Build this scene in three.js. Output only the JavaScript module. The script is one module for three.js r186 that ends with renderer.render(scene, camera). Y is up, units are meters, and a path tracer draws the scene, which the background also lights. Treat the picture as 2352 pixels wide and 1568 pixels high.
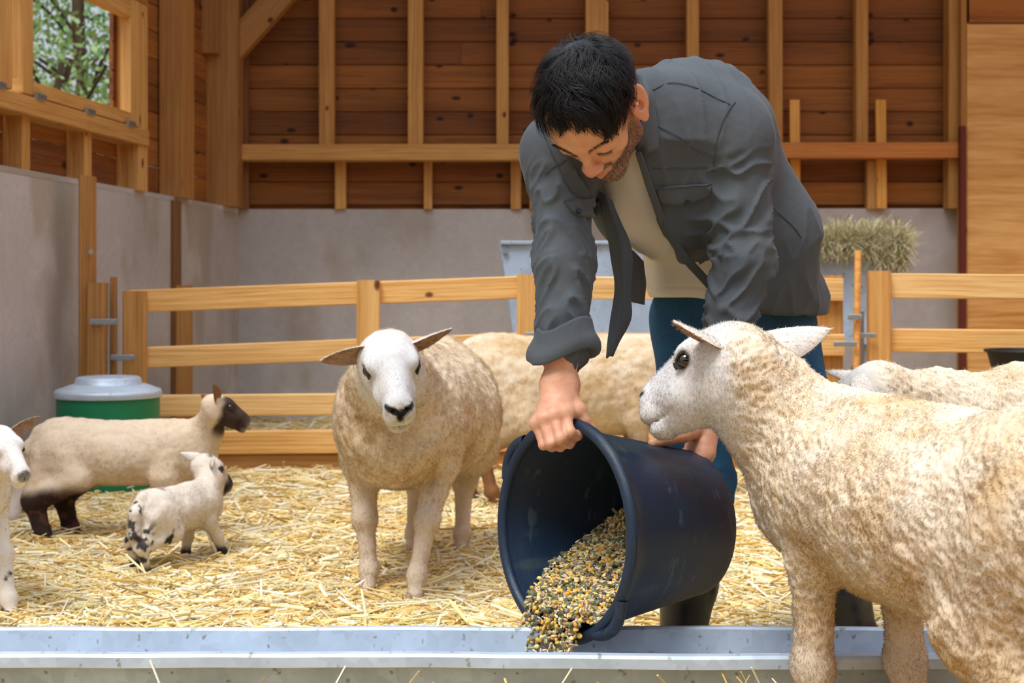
import * as THREE from 'three';
import { mergeGeometries } from 'three/addons/utils/BufferGeometryUtils.js';
import { ImprovedNoise } from 'three/addons/math/ImprovedNoise.js';

// ---------------------------------------------------------------- camera, sky, sun, exposure
const IMG_W = 2352, IMG_H = 1568, FOCAL = 3267, HORIZON = 670, EYE = 0.9;      // pixels, pixels, pixel row, metres
const scene = new THREE.Scene();
const renderer = new THREE.WebGLRenderer({ antialias: true });
renderer.toneMapping = THREE.LinearToneMapping;
renderer.toneMappingExposure = 1.34;
renderer.shadowMap.enabled = true;
renderer.shadowMap.type = THREE.PCFSoftShadowMap;
const camera = new THREE.PerspectiveCamera(2 * Math.atan(IMG_H / 2 / FOCAL) * 180 / Math.PI, IMG_W / IMG_H, 0.05, 200);
camera.position.set(0, EYE, 0);
camera.lookAt(0, EYE, -10);
camera.setViewOffset(IMG_W, IMG_H, 0, IMG_H / 2 - HORIZON, IMG_W, IMG_H);
camera.focus = 2.75;
camera.userData.fStop = 7;
const SKY_STRENGTH = 1.15;
{ // overcast sky: brighter overhead, as under an even cloud cover
  const w = 256, h = 128, data = new Float32Array(w * h * 4);
  for (let y = 0; y < h; y++) {
    const e = (y + 0.5) / h * Math.PI - Math.PI / 2;
    for (let x = 0; x < w; x++) {
      const l = e > 0 ? (1 + 2 * Math.sin(e)) / 3 : 0.33 , i = (y * w + x) * 4;
      const g = e > 0 ? 1 : Math.max(0, 1 + e * 4);
      data[i] = l * (0.90 * g + 0.30 * (1 - g)) * 1.0; data[i + 1] = l * (0.97 * g + 0.29 * (1 - g)); data[i + 2] = l * (1.10 * g + 0.27 * (1 - g)); data[i + 3] = 1;
    }
  }
  const t = new THREE.DataTexture(data, w, h, THREE.RGBAFormat, THREE.FloatType);
  t.mapping = THREE.EquirectangularReflectionMapping; t.magFilter = THREE.LinearFilter; t.minFilter = THREE.LinearFilter; t.wrapS = THREE.RepeatWrapping; t.needsUpdate = true;
  scene.background = t; scene.environment = t;
  scene.backgroundIntensity = SKY_STRENGTH; scene.environmentIntensity = SKY_STRENGTH;
}
const sun = new THREE.DirectionalLight(new THREE.Color().setRGB(1, 0.985, 0.965), 2.2);   // the sun behind thin cloud, high over the open front
sun.position.set(-2.6, 9.5, 0.6); sun.target.position.set(0.2, 0.3, -3.4);
sun.castShadow = true; sun.shadow.radius = 44; sun.shadow.mapSize.set(2048, 2048);
Object.assign(sun.shadow.camera, { left: -8, right: 8, top: 8, bottom: -8, near: 0.5, far: 30 });
scene.add(sun, sun.target);

// ---------------------------------------------------------------- helpers
const V = (x, y, z) => new THREE.Vector3(x, y, z);
const W = (px, py, d) => V((px - IMG_W / 2) / FOCAL * d, EYE - (py - HORIZON) / FOCAL * d, -d);   // a surveyed point: direction and distance
let rngState = 12345;
const seed = (s) => { rngState = s >>> 0; };
const R = () => { rngState = (rngState + 0x6d2b79f5) | 0; let t = Math.imul(rngState ^ (rngState >>> 15), 1 | rngState); t = (t + Math.imul(t ^ (t >>> 7), 61 | t)) ^ t; return ((t ^ (t >>> 14)) >>> 0) / 4294967296; };
const RR = (a, b) => a + (b - a) * R();
const clamp = (x, a = 0, b = 1) => x < a ? a : x > b ? b : x;
const lerp = (a, b, t) => a + (b - a) * t;
const sstep = (a, b, x) => { const t = clamp((x - a) / (b - a)); return t * t * (3 - 2 * t); };
const perlin = new ImprovedNoise();
const N3 = (x, y, z) => perlin.noise(x + 31.7, y + 17.3, z + 91.1);
const fbm = (x, y, z, o = 4) => { let s = 0, a = 0.5; for (let i = 0; i < o; i++) { s += a * N3(x, y, z); x *= 2.03; y *= 2.03; z *= 2.03; a *= 0.5; } return s; };
const lin = (hex) => { const c = new THREE.Color(hex); return [c.r, c.g, c.b]; };
const mixc = (a, b, t) => [a[0] + (b[0] - a[0]) * t, a[1] + (b[1] - a[1]) * t, a[2] + (b[2] - a[2]) * t];
const counts = {};
const numbered = (n) => { const k = counts[n] = (counts[n] ?? -1) + 1; return k ? n + '_' + String(k).padStart(3, '0') : n; };
function tag(o, label, category, group, kind) { Object.assign(o.userData, { label, category }); if (group) o.userData.group = group; if (kind) o.userData.kind = kind; return o; }
function shade(o) { o.castShadow = true; o.receiveShadow = true; return o; }
function thing(name, label, category, pos = V(0, 0, 0), group) { const g = new THREE.Group(); g.name = numbered(name); g.position.copy(pos); scene.add(g); return tag(g, label, category, group); }
function struct(name, label) { const g = new THREE.Group(); g.name = name; g.userData.kind = 'structure'; if (label) g.userData.label = label; g.userData.category = 'building part'; scene.add(g); return g; }
function part(name, geo, mat, parent, label) { const m = shade(new THREE.Mesh(geo, mat)); m.name = name; if (label) m.userData.label = label; parent.add(m); return m; }
// geometry given in world coordinates, hung under a parent that stands at its own base
function wpart(name, geo, mat, parent, label) { geo.translate(-parent.position.x, -parent.position.y, -parent.position.z); return part(name, geo, mat, parent, label); }

// ---------------------------------------------------------------- textures (periodic noise so that they tile)
const HASH = new Float32Array(65536); { seed(77); for (let i = 0; i < 65536; i++) HASH[i] = R(); }
const hsh = (x, y, s) => HASH[(Math.imul(x, 374761393) + Math.imul(y, 668265263) + Math.imul(s, 974634777) >>> 13) & 65535];
function pn(x, y, px, py, s = 0) { // value noise with periods px, py
  const x0 = Math.floor(x), y0 = Math.floor(y), fx = x - x0, fy = y - y0, u = fx * fx * (3 - 2 * fx), v = fy * fy * (3 - 2 * fy);
  const a = ((x0 % px) + px) % px, b = ((x0 + 1) % px + px) % px, c = ((y0 % py) + py) % py, d = ((y0 + 1) % py + py) % py;
  return lerp(lerp(hsh(a, c, s), hsh(b, c, s), u), lerp(hsh(a, d, s), hsh(b, d, s), u), v);
}
function pf(x, y, px, py, o = 4, s = 0) { let r = 0, a = 0.5, n = 0; for (let i = 0; i < o; i++) { r += a * pn(x * px, y * py, px, py, s + i); n += a; px *= 2; py *= 2; a *= 0.5; } return r / n; }
function makeTex(w, h, f, srgb = true) {
  const data = new Uint8Array(w * h * 4);
  for (let y = 0; y < h; y++) for (let x = 0; x < w; x++) { const c = f(x / w, y / h), i = (y * w + x) * 4; data[i] = clamp(c[0]) * 255; data[i + 1] = clamp(c[1]) * 255; data[i + 2] = clamp(c[2]) * 255; data[i + 3] = 255; }
  const t = new THREE.DataTexture(data, w, h); t.wrapS = t.wrapT = THREE.RepeatWrapping; t.magFilter = THREE.LinearFilter; t.minFilter = THREE.LinearMipmapLinearFilter; t.generateMipmaps = true;
  if (srgb) t.colorSpace = THREE.SRGBColorSpace; t.needsUpdate = true; return t;
}
function rep(t, u, v) { const c = t.clone(); c.repeat.set(u, v); c.needsUpdate = true; return c; }
// softwood: u runs 2.4 m along the grain, v 0.48 m across
function woodTex(s, light, dark, knotCol, nKnots) {
  seed(s);
  const knots = Array.from({ length: nKnots }, () => [R(), R(), RR(0.006, 0.014), RR(1.1, 2.2)]);
  const height = [];
  const t = makeTex(1024, 512, (u, v) => {
    let dv = 0, k = 0, ring = 0;
    for (const [a, b, r, st] of knots) {
      let x = u - a, y = v - b; x -= Math.round(x); y -= Math.round(y); x *= 2.4; y *= 0.48;
      const q = Math.hypot(x / st, y), e = Math.exp(-((x / (r * 9)) ** 2) - ((y / (r * 4)) ** 2));
      dv += Math.sign(y || 1) * e * r * 0.9; const kk = clamp(1.25 - q / r); k = Math.max(k, Math.min(1, kk * 2)); ring = Math.max(ring, Math.exp(-(((q - r * 1.15) / (r * 0.35)) ** 2)));
    }
    const vv = v + dv / 0.48 + 0.03 * (pf(u, v, 3, 2, 2, s) - 0.5);
    const g = pf(u, vv, 3, 40, 2, s + 5), f = pf(u, vv, 24, 190, 2, s + 11), b = pf(u, v, 4, 6, 3, s + 19);
    const lines = Math.pow(0.5 + 0.5 * Math.sin((vv * 22 + g * 2.2) * Math.PI * 2), 3);
    let m = clamp(0.30 * lines + 0.55 * (g - 0.35) + 0.5 * (f - 0.5) + 0.6 * (b - 0.42));
    let c = mixc(light, dark, m); c = mixc(c, knotCol, Math.max(k, ring * 0.7)); return c;
  });
  return t;
}
const PINE_L = [0.96, 0.80, 0.54], PINE_D = [0.76, 0.54, 0.27], KNOT = [0.30, 0.14, 0.06];
const texPine = woodTex(11, PINE_L, PINE_D, [0.42, 0.22, 0.08], 5);
const texPlank = woodTex(23, [0.82, 0.58, 0.30], [0.50, 0.31, 0.11], [0.26, 0.13, 0.06], 8);
const texBump = makeTex(512, 512, (u, v) => { const g = pf(u, v, 12, 160, 3, 5); return [g, g, g]; }, false);
const woodMat = (map, tint, rough = 0.72) => new THREE.MeshStandardMaterial({ map, color: tint, roughness: rough, bumpMap: texBump, bumpScale: 0.0012 });
const M = {};
M.pine = [0xffffff, 0xf2e6d2, 0xfff4e0].map((c) => woodMat(texPine, c));
M.rail = [0xffffff, 0xfaf2e6, 0xfff4e0].map((c) => woodMat(texPine, c, 0.6));
M.stud = [0xdac6a8, 0xe2d0b2, 0xd0ba98].map((c) => woodMat(texPine, c));
M.plank = [0xccb698, 0xb49c80, 0xc0aa8c, 0xa48c72, 0xd4c09c].map((c) => woodMat(texPlank, c));
M.post = [0xbca488, 0xc6ae90].map((c) => woodMat(texPine, c));

// chamfered board: length along x, width along y, thickness along z, uv in texture metres
function boardGeo(L, Wd, T, c = 0.003, uo = R(), vo = R()) {
  c = Math.min(c, T * 0.3, Wd * 0.3); const y = Wd / 2, z = T / 2;
  const prof = [[-y + c, -z], [y - c, -z], [y, -z + c], [y, z - c], [y - c, z], [-y + c, z], [-y, z - c], [-y, -z + c]], n = 8;
  const pos = [], uv = [], nor = [];
  const push = (p, nn, u, v) => { pos.push(...p); nor.push(...nn); uv.push(u, v); };
  let run = 0;
  for (let i = 0; i < n; i++) {
    const a = prof[i], b = prof[(i + 1) % n], dy = b[0] - a[0], dz = b[1] - a[1], l = Math.hypot(dy, dz), nn = [0, dz / l, -dy / l];
    const v0 = vo + run / 0.48, v1 = vo + (run + l) / 0.48, u0 = uo, u1 = uo + L / 2.4; run += l;
    const A = [-L / 2, a[0], a[1]], B = [L / 2, a[0], a[1]], Cc = [L / 2, b[0], b[1]], D = [-L / 2, b[0], b[1]];
    push(A, nn, u0, v0); push(Cc, nn, u1, v1); push(B, nn, u1, v0); push(A, nn, u0, v0); push(D, nn, u0, v1); push(Cc, nn, u1, v1);
  }
  for (const s of [-1, 1]) for (let i = 1; i < n - 1; i++) {
    const tri = s > 0 ? [0, i, i + 1] : [0, i + 1, i];
    for (const k of tri) push([s * L / 2, prof[k][0], prof[k][1]], [s, 0, 0], uo + prof[k][1] * 0.4, vo + prof[k][0] / 0.48);
  }
  const g = new THREE.BufferGeometry(); g.setAttribute('position', new THREE.Float32BufferAttribute(pos, 3)); g.setAttribute('normal', new THREE.Float32BufferAttribute(nor, 3)); g.setAttribute('uv', new THREE.Float32BufferAttribute(uv, 2)); return fixWinding(g);
}
function fixWinding(g) { // faces follow their normals
  const p = g.attributes.position, n = g.attributes.normal, u = g.attributes.uv, a = V(), b = V(), c = V(), m = V();
  for (let i = 0; i < p.count; i += 3) {
    a.fromBufferAttribute(p, i); b.fromBufferAttribute(p, i + 1); c.fromBufferAttribute(p, i + 2); m.fromBufferAttribute(n, i);
    if (b.clone().sub(a).cross(c.clone().sub(a)).dot(m) < 0) { p.setXYZ(i + 1, c.x, c.y, c.z); p.setXYZ(i + 2, b.x, b.y, b.z); const u1 = [u.getX(i + 1), u.getY(i + 1)]; u.setXY(i + 1, u.getX(i + 2), u.getY(i + 2)); u.setXY(i + 2, ...u1); }
  }
  return g;
}
// a board from p0 to p1 (world), its width along `side` as nearly as can be
function board(name, p0, p1, Wd, T, side, mat, parent, c) {
  const x = p1.clone().sub(p0), L = x.length(); x.normalize(); const z = x.clone().cross(side).normalize(), y = z.clone().cross(x);
  const m = part(name, boardGeo(L, Wd, T, c), Array.isArray(mat) ? mat[Math.floor(R() * mat.length)] : mat, parent);
  m.position.copy(p0).add(p1).multiplyScalar(0.5).sub(parent.position); m.quaternion.setFromRotationMatrix(new THREE.Matrix4().makeBasis(x, y, z)); return m;
}
function boxAt(name, c, sx, sy, sz, mat, parent, bevel = 0.004, turn = 0) { const m = part(name, boardGeo(sx, sy, sz, bevel), mat, parent); m.position.copy(c).sub(parent.position); m.rotation.y = turn; return m; }
// ================================================================ the barn
seed(200);
const UP = V(0, 1, 0), EX = V(1, 0, 0), EZ = V(0, 0, 1);
const ZB = -9.5, WALL_H = 1.452, XR = 3.0;                        // face of the back wall, height of the concrete
const leftX = (d) => -3.061 + 0.13 * d;                           // the left wall runs slightly askew
const LP = (d, y, inset = 0) => V(leftX(d) + inset, y, -d);       // a point on the left wall's face
const leftDir = V(0.13, 0, -1).normalize(), leftNorm = V(1, 0, 0.13).normalize();
// concrete: cast grey, with stains and pinholes
const texConc = makeTex(1024, 1024, (u, v) => {
  const a = pf(u, v, 3, 3, 5, 41), b = pf(u, v, 9, 2, 4, 47), c = pf(u, v, 90, 90, 2, 53), st = sstep(0.52, 0.72, pf(u, v, 7, 3, 4, 61));
  const l = 0.83 + 0.16 * (a - 0.5) + 0.12 * (b - 0.5) + 0.05 * (c - 0.5); let col = [l * 1.0, l * 0.985, l * 0.985];
  col = mixc(col, [0.64, 0.57, 0.47], st * 0.38); if (pn(u * 160, v * 160, 160, 160, 71) > 0.985) col = [col[0] * 0.75, col[1] * 0.75, col[2] * 0.75]; return col;
});
const texConcB = makeTex(512, 512, (u, v) => { const g = 0.7 * pf(u, v, 8, 8, 4, 3) + 0.3 * pf(u, v, 100, 100, 2, 9); return [g, g, g]; }, false);
M.concLeft = new THREE.MeshStandardMaterial({ map: rep(texConc, 0.5, 0.5), color: 0xece8e4, roughness: 0.85, bumpMap: rep(texConcB, 1, 1), bumpScale: 0.003 });
M.concBack = new THREE.MeshStandardMaterial({ map: rep(texConc, 0.37, 0.41), color: 0xece8e4, roughness: 0.85, bumpMap: rep(texConcB, 1, 1), bumpScale: 0.003 });
M.concBlue = new THREE.MeshStandardMaterial({ map: rep(texConc, 0.3, 0.33), color: 0xece8e4, roughness: 0.85, bumpMap: rep(texConcB, 1, 1), bumpScale: 0.003 });
const box = (sx, sy, sz) => { // uv in metres
  const g = new THREE.BoxGeometry(sx, sy, sz), p = g.attributes.position, n = g.attributes.normal, u = g.attributes.uv;
  for (let i = 0; i < p.count; i++) { const X = Math.abs(n.getX(i)) > 0.5, Y = Math.abs(n.getY(i)) > 0.5; u.setXY(i, X ? p.getZ(i) : p.getX(i), Y ? p.getZ(i) : p.getY(i)); } return g;
};
// floor under the straw: trodden earth and chaff
const texFloor = makeTex(512, 512, (u, v) => { const a = pf(u, v, 5, 5, 5, 81), b = pf(u, v, 60, 60, 3, 85); return mixc([0.50, 0.36, 0.15], [0.80, 0.63, 0.32], clamp(a * 0.8 + b * 0.5 - 0.1)); });
{
  const f = struct('floor', 'trodden earth floor under the straw bedding');
  part('ground', box(16, 0.3, 14), new THREE.MeshStandardMaterial({ map: texFloor, roughness: 0.95, bumpMap: rep(texConcB, 2, 2), bumpScale: 0.01 }), f).position.set(0, -0.15, -5);
  part('yard', box(40, 0.3, 16), new THREE.MeshStandardMaterial({ map: texConc, color: 0xd8d4c8, roughness: 0.9 }), f).position.set(0, -0.152, 10);
}
{ // back wall
  const w = struct('wall_back', 'timber framed back wall with horizontal planks above a low concrete wall');
  const x0 = leftX(-ZB), xs = W(2205, 0, -ZB).x;
  const c1 = part('concrete_wall', box(W(1420, 0, -ZB).x - x0 + 0.1, WALL_H, 0.2), M.concBack, w); c1.position.set((W(1420, 0, -ZB).x + x0 - 0.1) / 2, WALL_H / 2, ZB - 0.1);
  const c2 = part('concrete_wall', box(xs - W(1420, 0, -ZB).x, WALL_H + 0.005, 0.195), M.concBlue, w); c2.position.set((xs + W(1420, 0, -ZB).x) / 2, (WALL_H + 0.005) / 2, ZB - 0.1);
  // planks
  const PH = 0.157;
  for (let r = 0, y = WALL_H + 0.03; y < 4.3; y += PH, r++) {
    let x = x0 - 0.15 - R() * 1.5;
    while (x < 5.2) { const L = RR(2.2, 4.2), a = Math.max(x, x0 - 0.15), b = Math.min(x + L, 5.2); if (b - a > 0.05) board('plank', V(a, y + PH / 2, ZB - 0.075 + RR(-0.0025, 0.0025)), V(b - 0.002, y + PH / 2, ZB - 0.075), PH - 0.003, 0.022, UP, M.plank, w, 0.006); x += L; }
  }
  part('sheathing', box(8.2, 3, 0.02), woodMat(rep(texPlank, 0.42, 0.5), 0xccb698), w).position.set(x0 + 3.8, WALL_H + 1.4, ZB - 0.11);
  // studs standing on the beam, short studs under it
  const yb = 1.763, yt = 1.868;
  for (const [a, b] of [[733, 768], [937, 972], [1140, 1168], [1345, 1397], [1577, 1605], [1765, 1797], [1965, 1993]]) {
    const d = 9.44, cx = W((a + b) / 2, 0, d).x, wd = (b - a) / FOCAL * d; board('stud', V(cx, yt - 0.01, -d - 0.03), V(cx + RR(-0.004, 0.004), 4.3, -d - 0.03), wd, 0.09, EX, M.stud, w);
  }
  for (const [a, b] of [[770, 795], [974, 993], [1173, 1197], [1216, 1240], [1400, 1424], [1600, 1620], [1990, 2012], [2170, 2190]]) { const d = 9.5, cx = W((a + b) / 2, 0, d).x, wd = (b - a) / FOCAL * d; board('short_stud', V(cx, WALL_H, -d - 0.01), V(cx, yb + 0.01, -d - 0.01), wd, 0.07, EX, M.stud, w); }
  board('ledge_beam', V(W(553, 0, 9.4).x, (yb + yt) / 2, -9.4), V(W(1610, 0, 9.4).x, (yb + yt) / 2 + 0.003, -9.4), yt - yb, 0.14, UP, M.stud[1], w);
  board('ledge_beam', V(W(1610, 0, 9.4).x, (yb + yt) / 2 + 0.012, -9.39), V(W(2197, 0, 9.4).x, (yb + yt) / 2 + 0.014, -9.39), yt - yb - 0.004, 0.14, UP, woodMat(texPine, 0xd8a880), w);
  for (const [a, b] of [[1815, 1838], [2013, 2036]]) { const d = 9.46, cx = W((a + b) / 2, 0, d).x; board('batten', V(cx, 1.455, -d), V(cx - 0.004, .9 + (670 - 229) / FOCAL * d, -d - 0.01), (b - a) / FOCAL * d, 0.03, EX, woodMat(texPine, 0xffe9b0), w); }
  // end frame beside the plywood
  board('end_stud', V(W(2190, 0, 9.4).x, WALL_H, -9.44), V(W(2190, 0, 9.4).x, 4.3, -9.44), 0.075, 0.12, EX, M.stud[2], w);
  board('end_trim', V(W(2213, 0, 9.35).x, 0, -9.36), V(W(2213, 0, 9.35).x, 4.3, -9.36), 0.055, 0.1, EX, M.post[1], w);
  board('steel_edge', V(W(2211, 0, 9.28).x, 0, -9.29), V(W(2211, 0, 9.28).x, 1.98, -9.29), 0.036, 0.05, EX, new THREE.MeshStandardMaterial({ color: 0x6a2a1c, roughness: 0.6, metalness: 0.2 }), w);
  const ply = part('plywood_panel', box(2.2, 2.6, 0.03), woodMat(rep(texPine, 0.30, 0.42), 0xf8ecdc, 0.7), w); ply.position.set(W(2222, 0, 9.3).x + 1.1, 1.35, -9.32);
  part('plywood_panel', box(2.2, 1.6, 0.03), woodMat(rep(texPlank, 0.42, 0.55), 0xd8c0a0, 0.7), w).position.set(W(2222, 0, 9.3).x + 1.1, 3.46, -9.325);
  // corner post, brace
  board('corner_post', V(W(507, 0, 9.25).x, WALL_H, -9.27), V(W(509, 0, 9.25).x, 4.3, -9.27), 0.245, 0.2, EX, M.post[0], w, 0.008);
  board('knee_brace', V(W(520, 0, 9.3).x, .9 + (670 - 130) / 351, -9.3), V(W(700, 0, 9.3).x, .9 + (670 + 70) / 351, -9.3), 0.17, 0.1, V(-.7, .7, 0), M.post[0], w);
  board('post_packer', V(W(473, 0, 9.1).x, .9 + (670 - 122) / 359, -9.12), V(W(473, 0, 9.1).x, 4.2, -9.12), 0.16, 0.08, EX, M.post[0], w);
  board('corner_trim', V(W(560, 0, 9.45).x, WALL_H, -9.47), V(W(560, 0, 9.45).x, 4.2, -9.47), 0.06, 0.05, EX, woodMat(texPine, 0x9a7c68), w);
}
{ // left wall
  const w = struct('wall_left', 'side wall of planks and posts over stained concrete');
  const c = part('concrete_wall', box(7.0, WALL_H, 0.2), M.concLeft, w); c.position.copy(LP(6.06, WALL_H / 2, -0.1)); c.rotation.y = Math.PI / 2 - Math.atan(0.13);
  const PH = 0.157, d0 = 2.6, d1 = 9.6;
  for (let y = WALL_H + 0.02; y < 4.3; y += PH) {
    let d = d0 - R();
    const hole = y + PH > 1.80 && y < 2.50 ? [5.0, 7.70] : null;
    while (d < d1) {
      const L = RR(2, 3.6); for (const [s, e] of hole ? [[d0, hole[0]], [hole[1], d1]] : [[d0, d1]]) { const a = Math.max(d, s), b = Math.min(d + L, e); if (b - a > 0.04) board('plank', LP(a, y + PH / 2, -0.11 + RR(-.002, .002)), LP(b, y + PH / 2, -0.11), PH - 0.003, 0.022, UP, M.plank, w, 0.006); } d += L;
    }
  }
  part('ledge', boardGeo(7.0, 0.03, 0.2), M.concLeft, w).position.copy(LP(6.06, WALL_H - 0.01, -0.098)); w.children.at(-1).rotation.y = c.rotation.y;
  const stud = (px, pxw, y0, y1, depth, mat = M.stud, inset = 0) => { const q = (px - 1176) / FOCAL, d = 3.061 / (0.13 - q); return board('stud', LP(d, y0, inset - depth / 2), LP(d, y1, inset - depth / 2), pxw, depth, leftDir, mat, w); };
  stud(62, 0.075, WALL_H, 1.71, 0.10); stud(204, 0.085, WALL_H, 1.71, 0.10); stud(-60, 0.075, WALL_H, 1.71, 0.10);
  stud(318, 0.13, WALL_H, 4.3, 0.13, M.stud, 0.03); stud(414, 0.21, WALL_H, 4.3, 0.14, M.post, 0.05);
  board('sill_beam', LP(2.6, 1.742, -0.02), LP(7.84, 1.742, -0.02), 0.085, 0.13, UP, M.stud[0], w);
  board('head_beam', LP(2.6, 2.53, -0.03), LP(7.84, 2.53, -0.03), 0.11, 0.13, UP, M.post[0], w);
  // bolted joint strip on the concrete
  const q = (399 - 1176) / FOCAL, dj = 3.061 / (0.13 - q); board('joint_strip', LP(dj, 0, 0.012), LP(dj, WALL_H - 0.02, 0.012), 0.11, 0.03, leftDir, woodMat(texPine, 0x8d7a6c), w);
}
{ // window: two top-hung casements
  const win = struct('window_1', 'wooden framed barn window of two casements looking out on trees');
  const glass = new THREE.MeshPhysicalMaterial({ color: 0xffffff, roughness: 0.02, transmission: 1, thickness: 0, ior: 1.45 });
  for (const [a, b] of [[5.05, 6.30], [6.40, 7.74]]) {
    const fr = new THREE.Group(); fr.name = 'casement'; win.add(fr);
    board('bottom_rail', LP(a, 1.828, 0.0), LP(b, 1.828, 0.0), 0.065, 0.06, UP, M.stud[1], fr); board('top_rail', LP(a, 2.43, 0.0), LP(b, 2.43, 0.0), 0.12, 0.06, UP, M.stud[1], fr);
    board('stile', LP(a + 0.05, 1.80, 0.001), LP(a + 0.05, 2.48, 0.001), 0.10, 0.06, leftDir, M.stud[1], fr); board('stile', LP(b - 0.06, 1.80, 0.001), LP(b - 0.06, 2.48, 0.001), 0.12, 0.06, leftDir, M.stud[1], fr);
    const p = part('pane', new THREE.PlaneGeometry(b - a - 0.1, 0.62), glass, fr); p.position.copy(LP((a + b) / 2, 2.11, 0)); p.rotation.y = Math.PI / 2 - Math.atan(0.13);
    for (const t of [0.1, 0.5, 0.88]) { const h = part('hinge', boardGeo(0.09, 0.03, 0.02), M.galv ?? (M.galv = new THREE.MeshStandardMaterial({ color: 0xaab4ba, roughness: 0.4, metalness: 0.85 })), fr); h.position.copy(LP(lerp(a, b, t), 1.795, 0.045)); h.rotation.y = c0(); }
  }
  function c0() { return Math.PI / 2 - Math.atan(0.13); }
}
{ // roof over the back of the barn, carried on rafters; the front stands open
  const r = struct('ceiling', 'sheeted barn roof on rafters over the back of the pen');
  const roof = part('roof_sheet', box(12, 0.06, 3.0), new THREE.MeshStandardMaterial({ color: 0xb9b0a2, roughness: 0.8 }), r); roof.position.set(1.2, 4.34, -9.3); roof.rotation.x = 0.06;
  for (let x = -4; x <= 6; x += 1.2) board('rafter', V(x, 4.12, -10.5), V(x, 4.32, -7.9), 0.16, 0.06, UP, M.post, r);
  const wr = struct('wall_right', 'plain timber side wall of the barn'); part('panel', box(0.08, 4.3, 10), woodMat(rep(texPlank, 0.42, 0.5), 0xe8b880), wr).position.set(4.9, 2.15, -5);
}

// ================================================================ unseen wall added behind the viewer to block low sky light
{
  const s = struct('wall_light_blocker', 'unseen timber wall added to block low sky light'); part('panel', box(18, 4.2, 0.2), woodMat(rep(texPlank, 0.42, 0.5), 0xa08a70), s).position.set(0, 2.1, 9);
}
// ================================================================ trees outside the window
{
  const leafM = [[0.16, 0.34, 0.07], [0.26, 0.46, 0.12], [0.12, 0.28, 0.08], [0.36, 0.52, 0.17]].map((c) => new THREE.MeshPhysicalMaterial({ color: new THREE.Color(...c), roughness: 0.6, transmission: 0.35, thickness: 0, side: THREE.DoubleSide }));
  const bark = new THREE.MeshStandardMaterial({ color: 0x4a3d30, roughness: 0.95 });
  const tree = (name, label, base, h, cr, n, sd, lm, lowest) => {
    seed(sd); const t = thing(name, label, 'tree', base, 'trees outside the window');
    const tr = new THREE.CatmullRomCurve3([V(0, -0.2, 0), V(0.1, h * 0.4, 0.05), V(-0.05, h * 0.75, 0), V(0.1, h, 0)]); part('trunk', new THREE.TubeGeometry(tr, 16, 0.07, 8), bark, t);
    const tips = []; for (let i = 0; i < 16; i++) { const f = RR(lowest, 0.95), a = R() * 6.283, p = tr.getPoint(f), L = cr * RR(0.6, 1.1) * (1.15 - 0.5 * f), q = p.clone().add(V(Math.cos(a) * L, RR(0.2, 0.8) * L, Math.sin(a) * L)); part('branch', new THREE.TubeGeometry(new THREE.CatmullRomCurve3([p, p.clone().lerp(q, 0.5).add(V(0, 0.1, 0)), q]), 8, 0.018, 5), bark, t); tips.push([p, q]); }
    const g0 = new THREE.CircleGeometry(0.5, 6); g0.scale(1, 0.6, 1); const im = new THREE.InstancedMesh(g0, lm, n); im.name = 'foliage'; im.userData.kind = 'stuff'; shade(im);
    for (let i = 0; i < n; i++) { const [p, q] = tips[Math.floor(R() * tips.length)], c = p.clone().lerp(q, RR(0.3, 1.1)), s = RR(0.05, 0.10), o = V(RR(-1, 1), RR(-1, 1), RR(-1, 1)).multiplyScalar(0.42); e3b.set(RR(0, 6), RR(0, 6), RR(0, 6)); im.setMatrixAt(i, new THREE.Matrix4().compose(c.add(o), new THREE.Quaternion().setFromEuler(e3b), V(s, s, s))); }
    t.add(im);
  };
  const e3b = new THREE.Euler();
  tree('tree', 'leafy green tree seen through the middle of the window', V(W(190, 0, 15).x, 0, -15), 5.2, 1.5, 2000, 31, leafM[1], 0.35);
  tree('tree', 'dark green tree at the right side of the window', V(W(300, 0, 16.5).x, 0, -16.5), 5.0, 1.5, 2600, 32, leafM[0], 0.3);
  tree('tree', 'tall thin tree at the left side of the window', V(W(10, 0, 17).x, 0, -17), 6.2, 1.3, 1100, 33, leafM[2], 0.4);
  tree('bush', 'pale green bush low down outside the window', V(W(130, 0, 14).x, 0, -14), 3.2, 1.4, 3000, 34, leafM[3], 0.3);
}
// ================================================================ fence, gate post, bin, feeder
seed(300);
M.galv ??= new THREE.MeshStandardMaterial({ color: 0xaab4ba, roughness: 0.4, metalness: 0.85 });
const texGalv = (() => { // zinc spangle
  seed(310); const n = 700, pts = Array.from({ length: n }, () => [R(), R(), R()]), grid = 24, cells = Array.from({ length: grid * grid }, () => []);
  pts.forEach((p, i) => cells[Math.floor(p[1] * grid) * grid + Math.floor(p[0] * grid)].push(i));
  return makeTex(512, 512, (u, v) => {
    let best = 9, val = 0; const cx = Math.floor(u * grid), cy = Math.floor(v * grid);
    for (let y = -2; y <= 2; y++) for (let x = -2; x <= 2; x++) for (const i of cells[((cy + y + grid) % grid) * grid + (cx + x + grid) % grid]) { let dx = Math.abs(u - pts[i][0]), dy = Math.abs(v - pts[i][1]); dx = Math.min(dx, 1 - dx); dy = Math.min(dy, 1 - dy); const q = dx * dx + dy * dy; if (q < best) { best = q; val = pts[i][2]; } }
    const b = pf(u, v, 6, 6, 4, 33), l = 0.84 + 0.055 * (val - 0.5) + 0.16 * (b - 0.5), d = sstep(0.72, 0.84, pf(u, v, 40, 40, 4, 39)); let c = [l * 0.91, l * 0.98, l * 1.05]; c = mixc(c, [0.42, 0.36, 0.26], d * 0.5); return c;
  });
})();
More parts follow.
